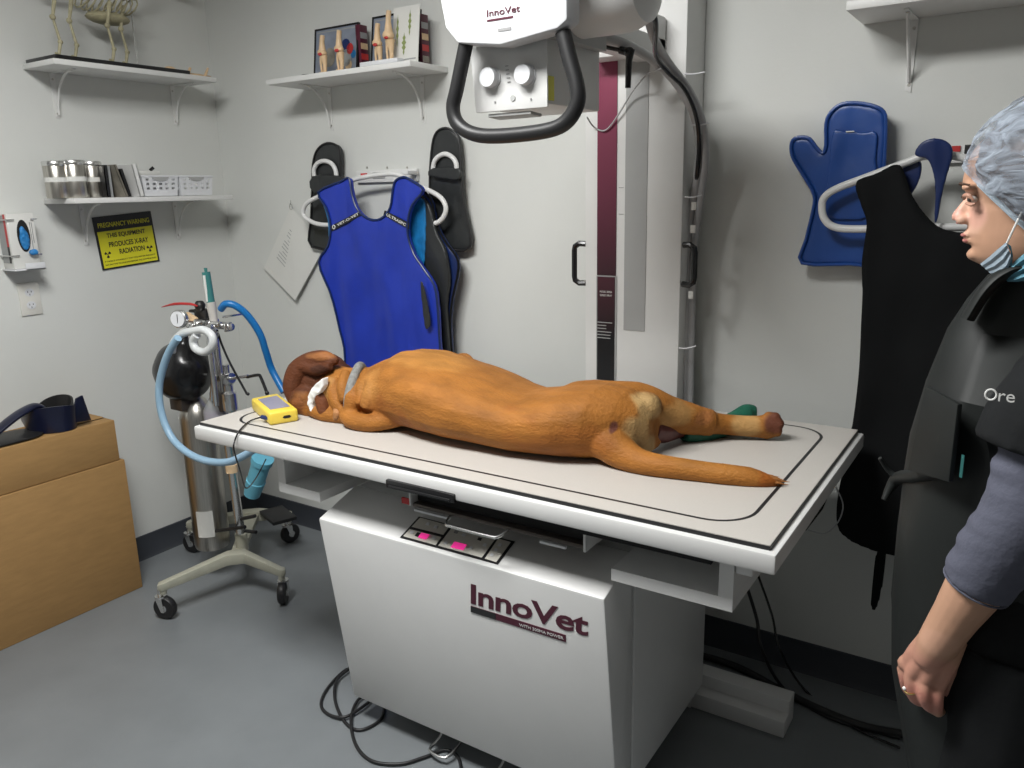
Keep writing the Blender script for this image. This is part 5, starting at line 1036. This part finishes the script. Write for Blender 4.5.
# facial details
for s_ in (-1,):
    ec = Q(971.5, 198.8) + V((.004, s_ * .0325, 0)); b = MB(); b.ell(ec, (.0062, .0108, .0050), 18); ey = b.build('eye', 'paper', pe)
    b = MB(); b.ell(ec + V((-.0032, s_ * .0055, .0002)), (.0038, .0056, .0042), 14); b.build('iris', 'gunmetal', ey)
    b = MB(); b.tube([Q(966, 198.5) + V((0, s_ * .030, 0)), Q(966.5, 195.5) + V((0, s_ * .036, 0)), Q(971, 195) + V((0, s_ * .044, 0)), Q(976, 199.5) + V((0, s_ * .047, 0))], [.0022, .0030, .0030, .0012], 8, smooth=3); b.build('upper_eyelid', 'skin2', pe)
    b = MB(); b.tube([Q(965, 197.5) + V((-.002, s_ * .030, 0)), Q(966, 195.7) + V((-.001, s_ * .037, 0)), Q(971.5, 196.2) + V((0, s_ * .0465, 0))], [.0008, .0012, .0006], 6, smooth=3); b.build('eyelashes', 'hair', pe)
    b = MB(); b.tube([Q(968, 202.5) + V((0, s_ * .034, 0)), Q(972, 204) + V((.002, s_ * .042, 0)), Q(976, 202.5) + V((.002, s_ * .046, 0))], [.0015, .0028, .0012], 8, smooth=3); b.build('lower_eyelid', 'skin2', pe)
    b = MB(); b.tube([Q(962.5, 185) + V((-.0005, s_ * .018, 0)), Q(963.5, 183.5) + V((-.0005, s_ * .032, 0)), Q(971, 184.5) + V((.002, s_ * .052, 0))], [.0018, .0028, .0010], 8, smooth=3, flat=.7); b.build('eyebrow', 'hair', pe)
b = MB(); b.ell(Q(965.3, 234.8), (.0062, .0165, .0034), 14); b.ell(Q(967.3, 240.2), (.0064, .0155, .0042), 14); b.build('lips', 'lip', pe)
b = MB(); b.ell(Q(959.5, 222.5) + V((.0, -.0095, 0)), (.0040, .0026, .0018), 10); b.build('nostril', 'lip', pe)
# hair under the cap, cap
def capshell(cx, cy, cz, rx, ry, rz, p0, nn, amp, seed, pinch=0):
    b = MB(); bm = b.b; N1, N2 = 40, 56; vs = {}
    for i in range(1, N1):
        th = math.pi * i / N1
        for j in range(N2):
            ph = 2 * math.pi * j / N2; d = V((math.sin(th) * math.cos(ph), math.sin(th) * math.sin(ph), math.cos(th)))
            k = 1 + amp * (noise.noise(V((d.x * 3 + seed, d.y * 7, d.z * 7))) + .6 * abs(noise.noise(V((d.x * 4, d.y * 14 + seed, d.z * 14 + d.x * 6)))))
            vs[i, j] = bm.verts.new(V((cx + d.x * rx * k, cy + d.y * ry * k, cz + d.z * rz * k)))
    for i in range(1, N1 - 1):
        for j in range(N2): bm.faces.new((vs[i, j], vs[i + 1, j], vs[i + 1, (j + 1) % N2], vs[i, (j + 1) % N2]))
    t_ = bm.verts.new(V((cx, cy, cz + rz)))
    for j in range(N2): bm.faces.new((t_, vs[1, j], vs[1, (j + 1) % N2]))
    bmesh.ops.bisect_plane(bm, geom=bm.verts[:] + bm.edges[:] + bm.faces[:], plane_co=p0, plane_no=nn, clear_outer=True)
    return b
pA = Q(964, 170); pB = Q(1015, 216)
n_ = (pB - pA).cross(V((0, 1, 0))).normalized()
if n_.z > 0: n_ = -n_
hb = capshell(.030, WY, 1.470, .124, .095, .100, pA + V((0, 0, .008)), n_, .02, 3); hr = hb.build('hair', 'hair', pe)
cb = capshell(.049, WY, 1.470, .152, .113, .119, pA, n_, .035, 9); cp = cb.build('hair_cap', 'cap', pe)
b = MB(); e_pts = []
for k in range(32):
    a = 2 * math.pi * k / 32; d = V((math.cos(a) * .150, math.sin(a) * .103, 0)); bp = V((.058, WY, 1.478)) + d
    z_ = pA.z - (n_.x * (bp.x - pA.x)) / n_.z; rr = math.sqrt(max(.02, 1 - ((z_ - 1.478) / .12) ** 2)); bp = V((.058, WY, 0)) + d * rr; z_ = pA.z - (n_.x * (bp.x - pA.x)) / n_.z; e_pts.append(V((bp.x, bp.y, z_ + .002)))
b.tube(e_pts, .0035, 8, closed=True); b.build('cap_band', 'maskw', cp)
# mask hanging at the chin
b = MB(); mk = pe
def sheet(rowA, rowB, mt, name, parent, k=6, amp=.002):
    b = MB(); rings = []
    A_ = [V(p) for p in rowA]; B_ = [V(p) for p in rowB]; n = len(A_)
    g = [[b.b.verts.new(A_[i].lerp(B_[i], j / k) + V((0, -amp * (1 if j % 2 else -1), 0))) for j in range(k + 1)] for i in range(n)]
    for i in range(n - 1):
        for j in range(k): b.b.faces.new((g[i][j], g[i + 1][j], g[i + 1][j + 1], g[i][j + 1]))
    r = bmesh.ops.solidify(b.b, geom=b.b.faces[:], thickness=.0015)
    return b.build(name, mt, parent)
ms = sheet([Q(980, 264, 1.290), Q(989, 257, 1.272), Q(998, 249, 1.258), Q(1006, 242.5, 1.250)], [Q(992, 275, 1.285), Q(1000, 275, 1.268), Q(1008, 269, 1.256), Q(1012, 258, 1.250)], 'maskw', 'face_mask', pe)
sheet([Q(1006, 242.5, 1.256), Q(1011, 252, 1.256), Q(1008, 262, 1.26), Q(1003, 270, 1.268)], [Q(1011, 246, 1.254), Q(1013, 256, 1.254), Q(1012, 265, 1.258), Q(1006, 277, 1.266)], 'maskb', 'mask_fold', ms, amp=.001)
sheet([Q(1002, 276, 1.262), Q(1011, 265, 1.256), Q(1020, 257, 1.254), Q(1034, 246, 1.256)], [Q(1008, 282, 1.262), Q(1017, 282, 1.256), Q(1028, 280, 1.254), Q(1040, 272, 1.256)], 'maskb', 'mask_fold', ms)
b = MB(); b.tube([Q(1022, 212, 1.250), Q(1014, 228, 1.252), Q(1007, 243, 1.256)], .0014, 6, smooth=3); b.build('ear_loop', 'tape', ms)
# scrub top (dark) and undershirt sleeve
b = MB(); b.rings([rs(.72, .03, WY, .115, .168), rs(.82, .03, WY, .122, .175), rs(.95, .03, WY, .112, .153), rs(1.08, .035, WY, .117, .162), rs(1.15, .045, WY, .112, .178), rs(1.205, .05, WY, .085, .155), rs(1.235, .055, WY, .066, .085), rs(1.26, .055, WY, .062, .070)])
b.tube([V((.05, WY - .07, 1.205)), sh + V((0, .05, .012)), sh + V((0, -.01, .012))], [.05, .062, .060], 18, smooth=2)
b.tube([sh + V((.0, .05, .0)), sh + V((0, .01, 0)), sh.lerp(el, .22) + V((-.006, .006, 0)), sh.lerp(el, .43) + V((-.008, .006, 0))], [.064, .068, .072, .074], 20, smooth=3)
b.tube([(.05, WY + .14, 1.19), (.05, WY + .17, 1.18), (.06, WY + .205, 1.08)], [.058, .058, .054], 16, smooth=3)
b.organic('scrub_top', 'scrub', pe, voxel=.006, it=3, disp=lambda p: p + V((noise.noise(p * 14) * .006, noise.noise(p * 16) * .004, 0)))
o0 = P(984.5, 394, 'Y', 1.077)
b = MB(); b.tube([o0 + V((.0065 + .0058 * math.cos(a), 0, .0064 * math.sin(a))) for a in [2 * math.pi * k / 16 for k in range(16)]], .0011, 6, closed=True); ring_ = b.build('sleeve_lettering', 'tape', pe)
text('re', o0 + V((.0145, -.001, -.0068)), (1, .02, 0), (0, 0, 1), .010, 'tape', pe, 'sleeve_lettering')
b = MB(); fa = lambda t_: el.lerp(wr, t_)
b.tube([sh.lerp(el, .35), sh.lerp(el, .7), el, fa(.2), fa(.42), fa(.50)], [.050, .049, .049, .050, .0455, .043], 20, smooth=5)
gs = b.organic('long_sleeve', 'greyblue', pe, voxel=.0045, it=3, disp=lambda p: p + V((noise.noise(V((p.x * 10, p.y * 10, p.z * 60))) * .0045, 0, 0)))
b = MB(); b.tube([(.055, WY + .19, 1.10), (.06, WY + .22, .95), (.03, WY + .215, .85)], [.046, .042, .036], 14, smooth=3); b.organic('long_sleeve', 'greyblue', pe, voxel=.006, it=2)
d_ = (wr - el).normalized(); b = MB(); u_ = d_.cross(V((0, 1, 0))).normalized(); v2 = d_.cross(u_); cc = fa(.505)
b.tube([cc + (u_ * math.cos(a) + v2 * math.sin(a)) * .0415 for a in [2 * math.pi * k / 28 for k in range(28)]], .0016, 8, closed=True); b.build('cuff_hem', 'greyblue', gs)
# ring on the ring finger
rp = fing[1][1].lerp(fing[1][2], .15); rd_ = (fing[1][2] - fing[1][1]).normalized(); u_ = rd_.cross(V((0, 1, 0))).normalized(); v2 = rd_.cross(u_)
b = MB(); b.tube([rp + (u_ * math.cos(a) + v2 * math.sin(a)) * .0098 for a in [2 * math.pi * k / 20 for k in range(20)]], .0014, 8, closed=True); rg = b.build('finger_ring', 'gold', pe)
b = MB(); b.ell(rp + V((-.0085, -.006, .001)), (.003, .003, .003), 10); b.build('ring_stone', 'tape', rg)
# lead apron worn in front
def apx(z): # front x and half width
    pass
arows = [(1.235, 984, 278, .05, .055), (1.21, 0, 0, 0, 0)]
front = [(276, 987), (300, 966), (330, 946), (380, 926), (430, 912), (475, 904), (530, 898), (600, 893), (660, 893), (720, 899), (768, 906), (860, 915), (1000, 925)]
b = MB(); rings = []
for py, pxx in front:
    q = Q(pxx, py, 1.33 if py > 330 else 1.31); z = q.z; xf = q.x
    wd = .045 + (.10 if z < 1.20 else .10 * (1.245 - z) / .045 if z < 1.245 else 0); wd = min(wd, .15)
    if z < 1.05: wd = .155 + .02 * min(1, (1.05 - z) / .4)
    xb_ = .04 + (.03 if z > .9 else .06)
    rings.append((z, xf, wd, xb_))
out_r = []
for z, xf, wd, xb_ in rings:
    r = []
    n = 26
    for k in range(n + 1):
        a = math.pi * (k / n - .5); y = WY + wd * math.sin(a) * 1.0; x = xb_ - (xb_ - xf) * abs(math.cos(a)) ** .75
        fold = .02 * noise.noise(V((y * 16, z * 3, 2))) * min(1, max(0, (1.15 - z) * 4))
        r.append(V((x + fold, y, z)))
    inner = [p + V((.012, 0, 0)) + (V((xb_, WY, z)) - p) * .05 for p in r][::-1]
    out_r.append(r + inner)
b.rings(out_r); wa = b.build('worn_apron', 'apron', pe, smooth=True)
b = MB(); b.tube([Q(968, 318, 1.27), Q(985, 291, 1.272), Q(1003, 275, 1.275), Q(1024, 272, 1.28), Q(1060, 300, 1.29)], [.026, .027, .026, .026, .026], 16, smooth=4, flat=.35)
b.build('shoulder_strap', 'apron', wa)
# waist belt and buckle end
b = MB(); bz_ = 1.03; b.tube([(.10, WY - .155, bz_ + .01), (.03, WY - .170, bz_), (-.06, WY - .145, bz_ - .012), (-.13, WY - .085, bz_ - .02), (-.165, WY, bz_ - .025), (-.13, WY + .1, bz_ - .02), (.05, WY + .165, bz_)], .014, 10, smooth=4, flat=.25, up=(0, 0, 1)) if False else None
b.tube([Q(940, 470, 1.20), Q(915, 476, 1.26), Q(898, 478, 1.31), Q(890, 488, 1.31), Q(884, 500, 1.30)], [.012, .011, .010, .007, .004], 10, smooth=4); b.tube([Q(898, 478, 1.31), Q(888, 470, 1.31), Q(880, 458, 1.30)], [.006, .004, .003], 8, smooth=3); b.build('belt_end', 'apron', wa)
b = MB(); b.prism([Q(930, 386, 1.245), Q(963, 404, 1.165), Q(954, 482, 1.165), Q(912, 470, 1.225)], (-.006, -.005, 0)); 
wp = b.build('chest_pocket', 'apron', wa, bevel=.002)
b = MB(); b.prism([Q(961.5, 455, 1.155), Q(964.5, 456, 1.155), Q(962, 478, 1.155), Q(959, 477, 1.155)], (0, .003, 0)); b.build('teal_tab', 'tealglass', wa)
# trousers and shoes
b = MB()
for s_ in (-1, 1): b.tube([(.04, WY + s_ * .08, .82), (.03, WY + s_ * .088, .6), (.035, WY + s_ * .09, .38), (.045, WY + s_ * .09, .09)], [.105, .09, .075, .07], 16, smooth=3)
b.organic('trousers', 'scrub', pe, voxel=.008, it=3)
for s_ in (-1, 1):
    b = MB(); b.tube([(.075, WY + s_ * .088, .045), (.02, WY + s_ * .09, .05), (-.06, WY + s_ * .095, .04), (-.13, WY + s_ * .10, .032)], [.040, .043, .038, .026], 14, smooth=3); b.box((-.155, WY + s_ * .097 - .036, .001), (.115, WY + s_ * .088 + .036, .016))
    b.organic('shoe', 'black', pe, voxel=.005, it=3)
